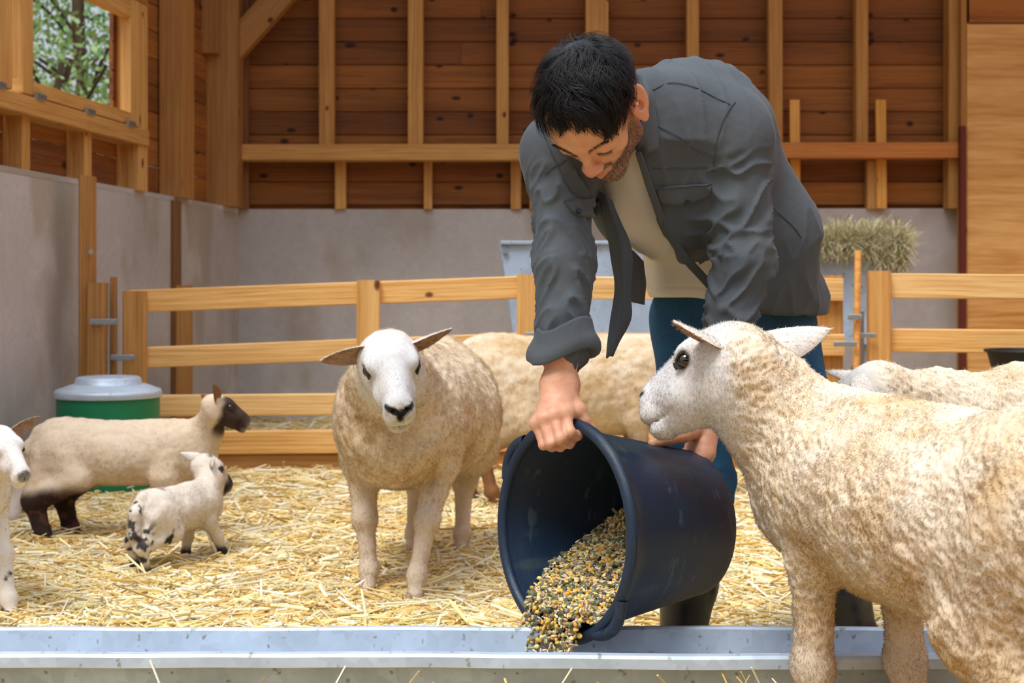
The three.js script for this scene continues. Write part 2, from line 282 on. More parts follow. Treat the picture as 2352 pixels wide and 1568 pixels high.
M.zinc = new THREE.MeshStandardMaterial({ map: texGalv, roughness: 0.5, metalness: 0.22, vertexColors: true });
const rod = (p0, p1, r, seg = 10) => { const d = p1.clone().sub(p0), g = new THREE.CylinderGeometry(r, r, d.length(), seg); g.applyQuaternion(new THREE.Quaternion().setFromUnitVectors(UP, d.clone().normalize())); const m = p0.clone().add(p1).multiplyScalar(0.5); g.translate(m.x, m.y, m.z); return g; };
const metalStrap = (parent, px0, px1, py, d, h = 0.028) => { const a = W(px0, py, d), b = W(px1, py, d); const m = board('strap', a, b, h, 0.008, UP, M.galv, parent, 0.002); for (const t of [0.12, 0.88]) { const p = a.clone().lerp(b, t); wpart('bolt', rod(p, p.clone().add(V(0, 0, 0.012)), 0.009, 8), M.galv, parent); } return m; };
{
  const d = 6.9, t = thing('rail_fence', 'long pale timber rail fence running behind the sheep', 'fence', V(W(314, 0, d).x, 0, -d));
  const rail = (x0, y0, x1, y1, w, mat = M.rail, dz = 0) => board('rail', W(x0, y0, d).add(V(0, 0, dz)), W(x1, y1, d).add(V(0, 0, dz)), w / FOCAL * d, 0.035, UP, mat, t, 0.005);
  rail(300, 692, 1190, 660, 52); rail(300, 822, 1190, 788, 48); rail(300, 932, 1200, 924, 50); rail(300, 1018, 1200, 1009, 54); rail(300, 1078, 1200, 1067, 60, M.post, -0.02);
  rail(1195, 660, 1935, 665, 52); rail(1195, 788, 1938, 792, 50); rail(1200, 924, 1935, 930, 44); rail(1200, 990, 1935, 992, 42); rail(1200, 1062, 1935, 1060, 52, M.post);
  const post = (a, b, top, z = 0.03, mat = M.pine) => board('post', V(W((a + b) / 2, 0, d).x, 0, -d + z), W((a + b) / 2, top, d).add(V(0, 0, z)), (b - a) / FOCAL * d, 0.045, EX, mat, t, 0.006);
  post(288, 340, 668, 0.035, M.stud); post(822, 874, 643, 0.038); post(1187, 1238, 630, 0.038); post(1877, 1940, 632, -0.05, M.stud);
  metalStrap(t, 1207, 1250, 770, d - 0.08);
}
{
  const d = 6.8, t = thing('rail_fence', 'timber rail fence panel at right in front of plywood', 'fence', V(W(2014, 0, d).x, 0, -d));
  board('rail', W(2020, 656, d), W(2520, 660, d), 57 / FOCAL * d, 0.035, UP, M.rail[0], t, 0.005); board('rail', W(2020, 781, d), W(2520, 785, d), 54 / FOCAL * d, 0.035, UP, M.rail[2], t, 0.005); board('rail', W(2020, 905, d), W(2520, 908, d), 54 / FOCAL * d, 0.035, UP, M.rail[1], t, 0.005);
  for (const [a, b] of [[1988, 2040], [2470, 2522]]) board('post', V(W((a + b) / 2, 0, d).x, 0, -d + 0.04), W((a + b) / 2, 622, d).add(V(0, 0, 0.04)), (b - a) / FOCAL * d, 0.045, EX, M.stud, t, 0.006);
  metalStrap(t, 1958, 2012, 770, d - 0.09, 0.022);
  const h = thing('latch_pole', 'slim round wooden pole standing in the gate latch right of the man', 'pole', V(W(1964, 0, 6.68).x, 0, -6.68));
  wpart('shaft', rod(V(W(1962, 0, 6.68).x, 0, -6.68), W(1971, 575, 6.68), 0.016), woodMat(texPine, 0xffe6c8), h);
  metalStrap(h, 1915, 1968, 790, 6.65, 0.024); metalStrap(h, 1948, 1980, 728, 6.65, 0.026);
  board('latch_plate', V(W(1975, 0, 6.84).x, 0.2, -6.84), W(1976, 715, 6.84), 0.035, 0.012, EX, M.galv, h);
}
{ // gate post bolted to the concrete at left
  const d = 6.8, t = thing('gate_post', 'tall timber gate post bolted to concrete wall by green bin', 'post', V(W(200, 0, d).x, 0, -d));
  board('post', V(W(201, 0, d).x, 0, -d), W(201, 405, d), 30 / FOCAL * d, 0.09, EX, M.post[1], t, 0.006);
  board('post_block', V(W(225, 0, d).x, 0, -d + 0.04), W(225, 649, d - 0.04), 40 / FOCAL * d, 0.08, EX, M.post[0], t, 0.006);
  metalStrap(t, 206, 268, 739, d - 0.1); wpart('bolt', rod(W(209, 578, d - 0.06), W(209, 578, d - 0.085), 0.012, 8), M.galv, t);
  wpart('hinge_bar', rod(V(W(249, 0, d).x, 0.05, -d + 0.02), W(249, 655, d - 0.02), 0.007), M.galv, t);
  const s = thing('gate_stake', 'thin upright wooden stake with metal strap left of the fence', 'stake', V(W(261, 0, 6.85).x, 0, -6.85));
  board('stake', V(W(260, 0, 6.85).x, 0, -6.85), W(261, 636, 6.85), 13 / FOCAL * 7, 0.03, EX, M.post[0], s); metalStrap(s, 254, 309, 821, 6.80);
  const dq = 7.9, b = thing('timber_post', 'brown timber post behind the fence near the wall joint', 'post', V(W(424, 0, dq).x, 0, -dq)); board('post', V(W(424, 0, dq).x, 0, -dq), W(424, 655, dq), 32 / FOCAL * dq, 0.07, EX, M.post[1], b);
}
{ // green feed bin
  const d = 6.3, b = V(W(249, 0, d).x, 0, -d - 0.0), t = thing('feed_bin', 'round green metal bin with a galvanised lid', 'bin', b), r = 0.222;
  part('drum', new THREE.LatheGeometry([[0, 0.01], [r - 0.01, 0.01], [r, 0.02], [r, 0.15], [r + 0.004, 0.155], [r + 0.004, 0.165], [r, 0.17], [r, 0.46], [r - 0.01, 0.46], [r - 0.01, 0.03]].map((p) => new THREE.Vector2(...p)), 56), new THREE.MeshStandardMaterial({ color: 0x00784e, roughness: 0.45 }), t);
  part('lid', new THREE.LatheGeometry([[r + 0.004, 0.435], [r + 0.008, 0.435], [r + 0.010, 0.455], [r + 0.004, 0.468], [0.16, 0.492], [0.145, 0.494], [0.142, 0.515], [0.13, 0.525], [0.09, 0.528], [0, 0.53]].map((p) => new THREE.Vector2(...p)), 56), new THREE.MeshStandardMaterial({ map: texGalv, color: 0xffffff, roughness: 0.5, metalness: 0.35 }), t, 'galvanised domed lid');
}
{ // hay feeder behind the fence
  const d = 8.0, base = V(W(1605, 0, d).x, 0, -d - 0.2), t = thing('hay_feeder', 'grey galvanised hay feeder behind the fence and the man', 'feeder', base), m = new THREE.MeshStandardMaterial({ map: texGalv, color: 0xe4eef8, roughness: 0.6, metalness: 0.1 });
  const q = (x, y, dd) => W(x, y, dd).sub(base);
  const panel = (name, pts, mat = m) => { const [a, b, c, e] = pts, n = b.clone().sub(a).cross(e.clone().sub(a)).normalize().multiplyScalar(0.004), P = [a, b, c, e].map((p) => p.clone().add(n)), Q = [a, b, c, e].map((p) => p.clone().sub(n)), pos = [], uv = []; const quad = (A, B, C, D) => { for (const p of [A, B, C, A, C, D]) { pos.push(p.x, p.y, p.z); uv.push(p.x + p.z, p.y); } }; quad(...P); quad(Q[3], Q[2], Q[1], Q[0]); for (let i = 0; i < 4; i++) quad(P[i], Q[i], Q[(i + 1) % 4], P[(i + 1) % 4]); const g = new THREE.BufferGeometry(); g.setAttribute('position', new THREE.Float32BufferAttribute(pos, 3)); g.setAttribute('uv', new THREE.Float32BufferAttribute(uv, 2)); g.computeVertexNormals(); return part(name, g, mat, t); };
  panel('front_panel', [q(1184, 790, 7.97), q(2040, 790, 7.97), q(2068, 560, 7.95), q(1150, 560, 7.95)]);
  panel('back_panel', [q(1184, 790, 8.2), q(2040, 790, 8.2), q(2068, 575, 8.6), q(1150, 575, 8.6)]);
  panel('end_panel', [q(1184, 790, 8.2), q(1184, 790, 7.97), q(1150, 560, 7.95), q(1150, 575, 8.6)]); panel('end_panel', [q(2040, 790, 7.97), q(2040, 790, 8.2), q(2068, 575, 8.6), q(2068, 560, 7.95)]);
  board('rim', W(1150, 557, 7.94), W(2068, 557, 7.94), 0.02, 0.03, UP, m, t);
  for (const x of [1240, 1980]) { board('leg', V(W(x - 40, 0, 8).x, 0, -8.05), V(W(x + 60, 0, 8).x, 0.95, -8.05), 0.05, 0.03, EX, m, t); board('leg', V(W(x - 40, 0, 8).x, 0, -8.4), V(W(x + 60, 0, 8).x, 0.75, -8.3), 0.05, 0.03, EX, m, t); }
  board('brace', W(1395, 690, 8.02), W(1350, 800, 8.02), 0.05, 0.012, EX, m, t);
  for (const [x, y] of [[1160, 577], [1861, 577], [2050, 577]]) { const p = W(x, y, 7.945); wpart('bolt', rod(p, p.clone().add(V(0, 0, 0.015)), 0.016, 10), M.galv, t); }
}
{ // black rubber tub hung at the far right
  const d = 6.53, p = W(2372, 905, d), t = thing('rubber_tub', 'black rubber feed tub hanging on the right fence', 'tub', p), m = new THREE.MeshStandardMaterial({ color: 0x14161c, roughness: 0.6 });
  part('shell', new THREE.LatheGeometry([[0, 0], [0.13, 0], [0.155, 0.02], [0.2, 0.19], [0.215, 0.195], [0.215, 0.205], [0.195, 0.205], [0.15, 0.025], [0, 0.015]].map((q) => new THREE.Vector2(...q)), 40), m, t);
  part('hook', rod(V(0, 0.17, -0.19), V(0, 0.205, -0.235), 0.006), M.galv, t);
}
// ================================================================ straw, hay
seed(340);
const bedH = (x, z) => 0.02 + 0.022 * (fbm(x * 1.3, 0.5, z * 1.3, 3) + 0.4) + (z < -7.0 ? 0.02 : 0);
const strawCols = [[0.92, 0.70, 0.32], [0.86, 0.60, 0.20], [0.95, 0.80, 0.46], [0.98, 0.92, 0.70], [0.72, 0.46, 0.13], [0.90, 0.74, 0.30], [0.97, 0.88, 0.60]].map((c) => new THREE.Color(...c));
function strawGeo(bend) { const g = new THREE.CylinderGeometry(0.5, 0.5, 1, 5, 2, false).rotateZ(Math.PI / 2), p = g.attributes.position; for (let i = 0; i < p.count; i++) { const x = p.getX(i); p.setXYZ(i, x, p.getY(i) * 0.62 , p.getZ(i)); if (bend) p.setZ(i, p.getZ(i) + bend * 12 * (0.25 - x * x)); } g.computeVertexNormals(); return g; }
const strawMat = new THREE.MeshStandardMaterial({ color: 0xffffff, roughness: 0.5 });
const straws = [];
const e3 = new THREE.Euler(), q3 = new THREE.Quaternion(), m4 = new THREE.Matrix4(), s3 = V(), p3 = V();
const strawList = { straight: [], bent: [] };
function straw(x, y, z, yaw, pitch, roll, len, wid, col) { (R() < 0.75 ? strawList.straight : strawList.bent).push([x, y, z, yaw, pitch, roll, len, wid, col ?? strawCols[Math.floor(R() * strawCols.length)], RR(0.72, 1.08)]); }
{
  const density = (d) => 8200 * Math.pow(3.2 / d, 1.3);
  for (let d = 2.55; d < 9.45; d += 0.1) { const half = 0.40 * d + 0.15, n = Math.round(density(d) * half * 2 * 0.1); for (let i = 0; i < n; i++) {
    const z = -(d + R() * 0.1), x = RR(-half, half); if (x < leftX(-z) + 0.03) continue;
    const wild = R() < 0.10, clump = fbm(x * 3.1, 2.2, z * 3.1, 2);
    straw(x, bedH(x, z) + RR(-0.012, 0.012) + clump * 0.02 + (wild ? 0.012 : 0), z, RR(0, 6.283), (wild ? 0.5 : 0.16) * RR(-1, 1), RR(0, 3), RR(0.05, 0.18) * (R() < 0.18 ? 1.6 : 1), RR(0.0032, 0.0082) * (1 + 0.05 * d)); } }
  // heap against the front of the trough
  for (let i = 0; i < 5200; i++) { const x = RR(-1.1, 1.1), z = -RR(1.9, 2.5), top = 0.15 * sstep(1.75, 2.5, -z) * (0.55 + 0.9 * (fbm(x * 2.2, 7, 1, 2) + 0.35)); straw(x, R() * top + 0.01, z, RR(0, 6.283), RR(-0.5, 0.5), 0, RR(0.05, 0.16), RR(0.003, 0.006)); }
  for (const x of [-0.62, -0.5, -0.38, -0.36, -0.34, -0.2, 0.02, 0.06, 0.24, 0.36, 0.39, 0.47, 0.52]) for (let i = 0; i < 3; i++) straw(x + RR(-0.05, 0.05), RR(0.15, 0.2), -RR(2.46, 2.53), RR(-1, 1), RR(0.4, 1.2) * (R() < 0.5 ? 1 : -1), 0, RR(0.05, 0.13), RR(0.002, 0.006));
}
const strawBed = new THREE.Group(); strawBed.name = 'straw_bedding'; scene.add(strawBed); tag(strawBed, 'loose golden straw bedding spread over the barn floor', 'straw', null, 'stuff');
for (const k of ['straight', 'bent']) {
  const L = strawList[k], im = new THREE.InstancedMesh(strawGeo(k === 'bent' ? 0.008 * 8 : 0), strawMat, L.length); im.name = 'straw'; im.userData.kind = 'stuff'; shade(im);
  const c = new THREE.Color();
  L.forEach(([x, y, z, yaw, pitch, roll, len, wid, col, br], i) => { e3.set(roll, yaw, pitch, 'YXZ'); im.setMatrixAt(i, m4.compose(p3.set(x, y, z), q3.setFromEuler(e3), s3.set(len, wid, wid))); im.setColorAt(i, c.copy(col).multiplyScalar(br)); });
  strawBed.add(im);
}
{ // hay spilling over the feeder
  const L = [], d = 7.95;
  for (let i = 0; i < 5200; i++) { const u = R(), px = lerp(1848, 2085, u), hump = 30 * Math.exp(-(((px - 1935) / 45) ** 2)) + 34 * Math.exp(-(((px - 2030) / 50) ** 2)) + 8, over = R() < 0.35; const py = over ? RR(545, 572 + 40 * sstep(1960, 2080, px)) : 560 - RR(0, 1) * hump; L.push([W(px, py, d + (over ? -RR(0.0, 0.07) : RR(-0.05, 0.35))), over]); }
  const im = new THREE.InstancedMesh(strawGeo(0.09), new THREE.MeshStandardMaterial({ color: 0xffffff, roughness: 0.7 }), L.length); im.name = 'hay'; shade(im); tag(im, 'heap of dry greenish hay spilling over the grey feeder', 'hay', null, 'stuff');
  const cols = [[0.60, 0.55, 0.33], [0.44, 0.40, 0.19], [0.78, 0.74, 0.54], [0.34, 0.29, 0.12]].map((c) => new THREE.Color(...c));
  L.forEach(([p, over], i) => { e3.set(0, RR(0, 6.28), over ? RR(0.2, 1.5) * (R() < 0.5 ? 1 : -1) : RR(-0.9, 0.9), 'YXZ'); im.setMatrixAt(i, m4.compose(p, q3.setFromEuler(e3), s3.set(RR(0.07, 0.24), 0.0026, 0.0026))); im.setColorAt(i, cols[Math.floor(R() * 4)]); }); scene.add(im);
}
// ================================================================ trough, bucket, feed
seed(400);
const TR = { zb: -2.74, zf: -2.568, y: 0.25 };
{
  const t = thing('feed_trough', 'long galvanised steel feed trough across the foreground', 'trough', V(0, 0, -2.65));
  // section in (z, y), from the outside of the front round the inside to the back; a sheet about 2 mm thick, with a rolled front lip
  const inner = [[TR.zf + 0.022, TR.y - 0.021], [TR.zf + 0.022, TR.y - 0.003], [TR.zf + 0.019, TR.y], [TR.zf + 0.002, TR.y], [TR.zf, TR.y - 0.003], [-2.60, 0.06], [-2.615, 0.045], [-2.70, 0.045], [-2.715, 0.06], [TR.zb, TR.y - 0.002], [TR.zb - 0.003, TR.y], [TR.zb - 0.014, TR.y], [TR.zb - 0.016, TR.y - 0.012]];
  const outer = inner.map(([z, y], i) => { const a = inner[Math.max(0, i - 1)], b = inner[Math.min(inner.length - 1, i + 1)], dz = b[0] - a[0], dy = b[1] - a[1], l = Math.hypot(dz, dy); return [z + dy / l * -0.0025 * -1, y - dz / l * -0.0025 * -1]; });
  const loop = [...inner, ...outer.slice().reverse()], nx = 90, x0 = -1.5, x1 = 1.5, pos = [], uv = [], idx = [], n = loop.length; let per = [0]; for (let i = 1; i <= n; i++) per.push(per[i - 1] + Math.hypot(loop[i % n][0] - loop[i - 1][0], loop[i % n][1] - loop[i - 1][1]));
  for (let i = 0; i <= nx; i++) for (let j = 0; j <= n; j++) { const x = lerp(x0, x1, i / nx), [z, y] = loop[j % n], top = sstep(0.12, 0.25, y); pos.push(x, y - top * (0.004 * N3(x * 1.7, z * 3, 0) + 0.0015 * N3(x * 6, z * 4, 3) + 0.0055 * sstep(-0.3, 0.6, x) * (z > -2.65 ? 1 : 0)), z + 2.65 + top * 0.004 * N3(x * 2.3, z * 3, 8)); uv.push(x * 1.6, per[j] * 1.6); }
  for (let i = 0; i < nx; i++) for (let j = 0; j < n; j++) { const a = i * (n + 1) + j, b = a + n + 1; idx.push(a, a + 1, b, b, a + 1, b + 1); }
  const g = new THREE.BufferGeometry(); g.setAttribute('position', new THREE.Float32BufferAttribute(pos, 3)); g.setAttribute('uv', new THREE.Float32BufferAttribute(uv, 2)); g.setIndex(idx); const gn = g.toNonIndexed(); gn.computeVertexNormals();
  // green-grey grime and splashes outside below the lip, with the shade there painted in
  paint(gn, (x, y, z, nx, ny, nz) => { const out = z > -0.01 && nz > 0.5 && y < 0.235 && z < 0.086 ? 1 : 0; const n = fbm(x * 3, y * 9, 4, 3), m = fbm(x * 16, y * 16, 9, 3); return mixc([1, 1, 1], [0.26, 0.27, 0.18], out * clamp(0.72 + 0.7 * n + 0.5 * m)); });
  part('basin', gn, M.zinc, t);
  for (const x of [-1.48, 1.48]) { const s = new THREE.Shape([[-0.082, 0.246], [-0.05, 0.05], [0.05, 0.05], [0.09, 0.246]].map((p) => new THREE.Vector2(...p))); const e = part('end_plate', new THREE.ExtrudeGeometry(s, { depth: 0.003, bevelEnabled: false }).rotateY(Math.PI / 2), M.galv, t); e.position.x = x; }
  for (const x of [-1.2, 0, 1.2]) part('foot', boardGeo(0.04, 0.042, 0.16, 0.004), M.galv, t).position.set(x, 0.022, 0);
}
const BK = { c: W(1290, 1217, 2.72), a: V(0.825, -0.045, -0.565).normalize(), r: 0.203, rb: 0.147, len: 0.315 };
BK.h = V(0, 1, 0).cross(BK.a).normalize(); BK.u = BK.a.clone().cross(BK.h).normalize();          // h: across the mouth, u: upwards
const bkR = (t) => lerp(BK.r, BK.rb, Math.pow(clamp(t / BK.len), 0.9));
const BP = (t, r, ang) => BK.c.clone().addScaledVector(BK.a, t).addScaledVector(BK.h, Math.cos(ang) * r).addScaledVector(BK.u, Math.sin(ang) * r);
{
  const t = thing('rubber_bucket', 'large dark blue-black rubber bucket tipped to pour feed', 'bucket', BK.c.clone());
  const texB = makeTex(512, 512, (u, v) => { const a = pf(u, v, 5, 5, 4, 91), sc = sstep(0.66, 0.80, pf(u, v, 12, 70, 3, 95)) * sstep(0.45, 0.7, pf(u, v, 6, 6, 3, 97)), du = sstep(0.62, 0.8, pf(u, v, 9, 7, 5, 101)), sp = pn(u * 190, v * 190, 190, 190, 5) > 0.988 ? 1 : 0; let c = mixc([0.055, 0.125, 0.20], [0.085, 0.175, 0.27], a); c = mixc(c, [0.46, 0.50, 0.48], sc * 0.4 + sp * 0.6); return mixc(c, [0.36, 0.36, 0.30], du * 0.34); });
  const texR = makeTex(256, 256, (u, v) => { const a = 0.34 + 0.28 * pf(u, v, 8, 8, 4, 7); return [a, a, a]; }, false);
  const mat = new THREE.MeshStandardMaterial({ map: rep(texB, 2, 1), roughnessMap: texR, roughness: 1, bumpMap: rep(texConcB, 3, 2), bumpScale: 0.0012 });
  // profile (radius, along the axis): rim roll, outside, base, inside
  const outer = []; for (let i = 1; i <= 16; i++) { const tt = lerp(0.018, BK.len, i / 16); outer.push([bkR(tt), tt]); }
  const inner = []; for (let i = 16; i >= 1; i--) { const tt = lerp(0.018, BK.len - 0.006, i / 16); inner.push([bkR(tt) - 0.006, tt]); }
  const prof2 = [...inner.slice(), [BK.r - 0.007, 0.012], ...Array.from({ length: 15 }, (_, i) => { const a = Math.PI - i / 14 * Math.PI; return [BK.r + 0.003 + Math.cos(a) * 0.0115, 0.006 - Math.sin(a) * 0.0125]; }), [BK.r + 0.012, 0.014], [BK.r + 0.002, 0.020], ...outer, [bkR(BK.len) - 0.006, BK.len + 0.006], [0, BK.len + 0.004]];
  prof2.unshift([0, BK.len - 0.006]);
  const g = new THREE.LatheGeometry(prof2.map(([r, y]) => new THREE.Vector2(Math.max(r, 1e-4), y)), 96); 
  { const p = g.attributes.position; for (let i = 0; i < p.count; i++) { const x = p.getX(i), y = p.getY(i), z = p.getZ(i), dent = 1 + 0.010 * Math.sin(Math.atan2(z, x) * 2 + 0.6) * (1 - y / BK.len) ; p.setXYZ(i, x * dent, y, z * dent); } g.computeVertexNormals(); }
  const basis = new THREE.Matrix4().makeBasis(BK.h.clone().negate(), BK.a, BK.u);
  g.applyMatrix4(basis); part('shell', g, mat, t);
  // two moulded grips on the rim
  for (const ang of [0.62, 3.9]) {
    const pts = []; for (let i = 0; i <= 10; i++) { const s = (i / 10 - 0.5) * 0.5; pts.push(BP(0.004, BK.r + 0.006 + 0.017 * Math.pow(Math.cos(s / 0.5 * Math.PI), 1), ang + s).sub(BK.c)); }
    part('grip', new THREE.TubeGeometry(new THREE.CatmullRomCurve3(pts), 24, 0.0115, 10), mat, t);
  }
}
{ // mixed feed: maize, barley, pellets, seeds
  const G = [], cols = { maize: [[0.95, 0.62, 0.10], [0.92, 0.52, 0.07], [0.97, 0.80, 0.36], [0.90, 0.45, 0.09]], barley: [[0.78, 0.62, 0.38], [0.86, 0.74, 0.52], [0.66, 0.50, 0.28]], pellet: [[0.22, 0.23, 0.10], [0.16, 0.17, 0.08], [0.28, 0.27, 0.14]], seed: [[0.10, 0.10, 0.12], [0.16, 0.15, 0.16], [0.30, 0.22, 0.14]] };
  const shapes = { maize: new THREE.SphereGeometry(0.5, 7, 5).scale(0.0085, 0.0045, 0.0075), barley: new THREE.SphereGeometry(0.5, 6, 5).scale(0.0105, 0.0036, 0.0038), pellet: new THREE.CylinderGeometry(0.0027, 0.0027, 0.015, 7).rotateZ(Math.PI / 2), seed: new THREE.SphereGeometry(0.5, 6, 5).scale(0.010, 0.0036, 0.0055) };
  for (const k in shapes) shapes[k] = shapes[k].toNonIndexed(), shapes[k].deleteAttribute('uv');
  const kinds = ['maize', 'maize', 'maize', 'maize', 'barley', 'barley', 'barley', 'barley', 'barley', 'pellet', 'seed', 'seed'];
  const kern = (p, tilt, sc = 1) => { const k = kinds[Math.floor(R() * kinds.length)], c = cols[k][Math.floor(R() * cols[k].length)], b = RR(0.75, 1.1), g = shapes[k].clone(); e3.set(RR(-1, 1) * tilt, RR(0, 6.28), RR(-1, 1) * tilt, 'YXZ'); const s = sc * RR(1.05, 1.45); g.applyMatrix4(m4.compose(p, q3.setFromEuler(e3), s3.set(s, s, s))); const n = g.attributes.position.count, a = new Float32Array(n * 3); for (let i = 0; i < n; i++) { a[i * 3] = c[0] * b; a[i * 3 + 1] = c[1] * b; a[i * 3 + 2] = c[2] * b; } g.setAttribute('color', new THREE.BufferAttribute(a, 3)); G.push(g); };
  const y0 = -0.148, slope = Math.tan(0.56);
  const surf = (t, l) => y0 + slope * t + 0.012 * N3(l * 14, t * 14, 4) - 0.10 * sstep(0.05, -0.05, t) * 0 ;
  let made = 0; const P = V();
  for (let i = 0; i < 9000 && made < 4600; i++) { const t = Math.pow(R(), 1.15) * 0.30 - 0.004, l = RR(-0.2, 0.2), u = surf(t, l) - R() * 0.010, rr = bkR(t) - 0.009; if (l * l + u * u > rr * rr) continue; P.copy(BK.c).addScaledVector(BK.a, t).addScaledVector(BK.h, l).addScaledVector(BK.u, u); kern(P, 0.8); made++; }
  // over the lip and falling into the trough
  for (let i = 0; i < 620; i++) { const s = R(), l = RR(-0.105, 0.09) * (1 - 0.25 * s), fall = Math.pow(s, 1.6) * 0.085; P.copy(BK.c).addScaledVector(BK.a, -0.004 - 0.045 * Math.sqrt(s) * RR(0.5, 1.2)).addScaledVector(BK.h, l); P.y = BK.c.y - Math.sqrt(Math.max(0, 0.198 ** 2 - l * l)) + 0.035 * (1 - s) - fall + RR(0, 0.03) * (1 - s); kern(P, 2); }
  for (let i = 0; i < 420; i++) { P.set(W(RR(1195, 1330), 0, 2.67).x, 0.052 + R() * 0.02, -RR(2.64, 2.70)); kern(P, 1); }
  const o = shade(new THREE.Mesh(mergeGeometries(G), new THREE.MeshStandardMaterial({ vertexColors: true, roughness: 0.5 }))); o.name = 'mixed_feed'; scene.add(o); tag(o, 'mixed grain, maize and pellets pouring from the bucket', 'feed', null, 'stuff');
  // the body of the feed under its top layer
  const pos = [], idx = [], nt = 24, nl = 16; for (let i = 0; i <= nt; i++) for (let j = 0; j <= nl; j++) { const t = i / nt * 0.30, u = Math.max(-bkR(t) + 0.012, y0 + slope * t - 0.010), hw = Math.sqrt(Math.max(0, (bkR(t) - 0.008) ** 2 - Math.min(u * u, (bkR(t) - 0.008) ** 2))), l = lerp(-hw, hw, j / nl); P.copy(BK.c).addScaledVector(BK.a, t).addScaledVector(BK.h, l).addScaledVector(BK.u, Math.min(u, surf(t, l) - 0.007)); pos.push(P.x, P.y, P.z); }
  for (let i = 0; i < nt; i++) for (let j = 0; j < nl; j++) { const a = i * (nl + 1) + j, b = a + nl + 1; idx.push(a, b, a + 1, b, b + 1, a + 1); }
  const g = new THREE.BufferGeometry(); g.setAttribute('position', new THREE.Float32BufferAttribute(pos, 3)); g.setIndex(idx); g.computeVertexNormals(); const c = new THREE.Mesh(g, new THREE.MeshStandardMaterial({ color: 0x5a4626, roughness: 0.9 })); c.name = 'feed_bulk'; shade(c); o.add(c);
}
// ================================================================ smooth solids: distance fields joined and meshed as one surface
class Field {
  constructor() { this.p = []; }
  add(o) { this.p.push(o); return this; }
  cone(a, b, ra, rb, k = 0.03, op = 1) { const dx = b.x - a.x, dy = b.y - a.y, dz = b.z - a.z, l2 = dx * dx + dy * dy + dz * dz || 1e-9; return this.add({ t: 0, ax: a.x, ay: a.y, az: a.z, dx, dy, dz, l2, ra, rb, k, op, cx: a.x + dx / 2, cy: a.y + dy / 2, cz: a.z + dz / 2, R: Math.sqrt(l2) / 2 + Math.max(ra, rb) }); }
  ball(c, r, k = 0.03, op = 1) { return this.cone(c, c, r, r, k, op); }
  chain(pts, rs, k = 0.03) { for (let i = 0; i + 1 < pts.length; i++) this.cone(pts[i], pts[i + 1], rs[i], rs[i + 1], k); return this; }
  ell(c, r, k = 0.03, ax = null, op = 1) { const A = ax ?? [V(1, 0, 0), V(0, 1, 0), V(0, 0, 1)]; return this.add({ t: 1, ax: c.x, ay: c.y, az: c.z, rx: r[0], ry: r[1], rz: r[2], X: A[0], Y: A[1], Z: A[2], k, op, cx: c.x, cy: c.y, cz: c.z, R: Math.max(...r) }); }
  fn(f, c, R, k = 0.01, op = 1) { return this.add({ t: 2, f, cx: c.x, cy: c.y, cz: c.z, R, k, op }); }
  d(x, y, z) {
    let acc = 1e3;
    for (let i = 0, L = this.p, n = L.length; i < n; i++) {
      const o = L[i], bx = x - o.cx, by = y - o.cy, bz = z - o.cz, lb = Math.sqrt(bx * bx + by * by + bz * bz) - o.R;
      if (o.op > 0 ? lb > acc + o.k + 0.02 : lb > o.k + 0.02 && -lb < acc - o.k) continue;
      let d;
      if (o.t === 0) { const px = x - o.ax, py = y - o.ay, pz = z - o.az; let h = (px * o.dx + py * o.dy + pz * o.dz) / o.l2; h = h < 0 ? 0 : h > 1 ? 1 : h; const qx = px - o.dx * h, qy = py - o.dy * h, qz = pz - o.dz * h; d = Math.sqrt(qx * qx + qy * qy + qz * qz) - (o.ra + (o.rb - o.ra) * h); }
      else if (o.t === 1) { const px = x - o.ax, py = y - o.ay, pz = z - o.az, u = (px * o.X.x + py * o.X.y + pz * o.X.z) / o.rx, v = (px * o.Y.x + py * o.Y.y + pz * o.Y.z) / o.ry, w = (px * o.Z.x + py * o.Z.y + pz * o.Z.z) / o.rz; const k0 = Math.sqrt(u * u + v * v + w * w), a = u / o.rx, b = v / o.ry, c = w / o.rz, k1 = Math.sqrt(a * a + b * b + c * c); d = k1 < 1e-9 ? -Math.min(o.rx, o.ry, o.rz) : k0 * (k0 - 1) / k1; }
      else d = o.f(x, y, z);
      if (o.op > 0) { const k = o.k, e = acc - d, h = k > 0 ? Math.max(k - Math.abs(e), 0) / k : 0; acc = Math.min(acc, d) - h * h * k * 0.25; }
      else { const k = o.k, dd = -d, e = acc - dd, h = k > 0 ? Math.max(k - Math.abs(e), 0) / k : 0; acc = Math.max(acc, dd) + h * h * k * 0.25; }
    }
    return acc;
  }
  bounds(pad) { const lo = V(1e9, 1e9, 1e9), hi = V(-1e9, -1e9, -1e9); for (const o of this.p) if (o.op > 0) { lo.min(V(o.cx - o.R, o.cy - o.R, o.cz - o.R)); hi.max(V(o.cx + o.R, o.cy + o.R, o.cz + o.R)); } return [lo.subScalar(pad), hi.addScalar(pad)]; }
}
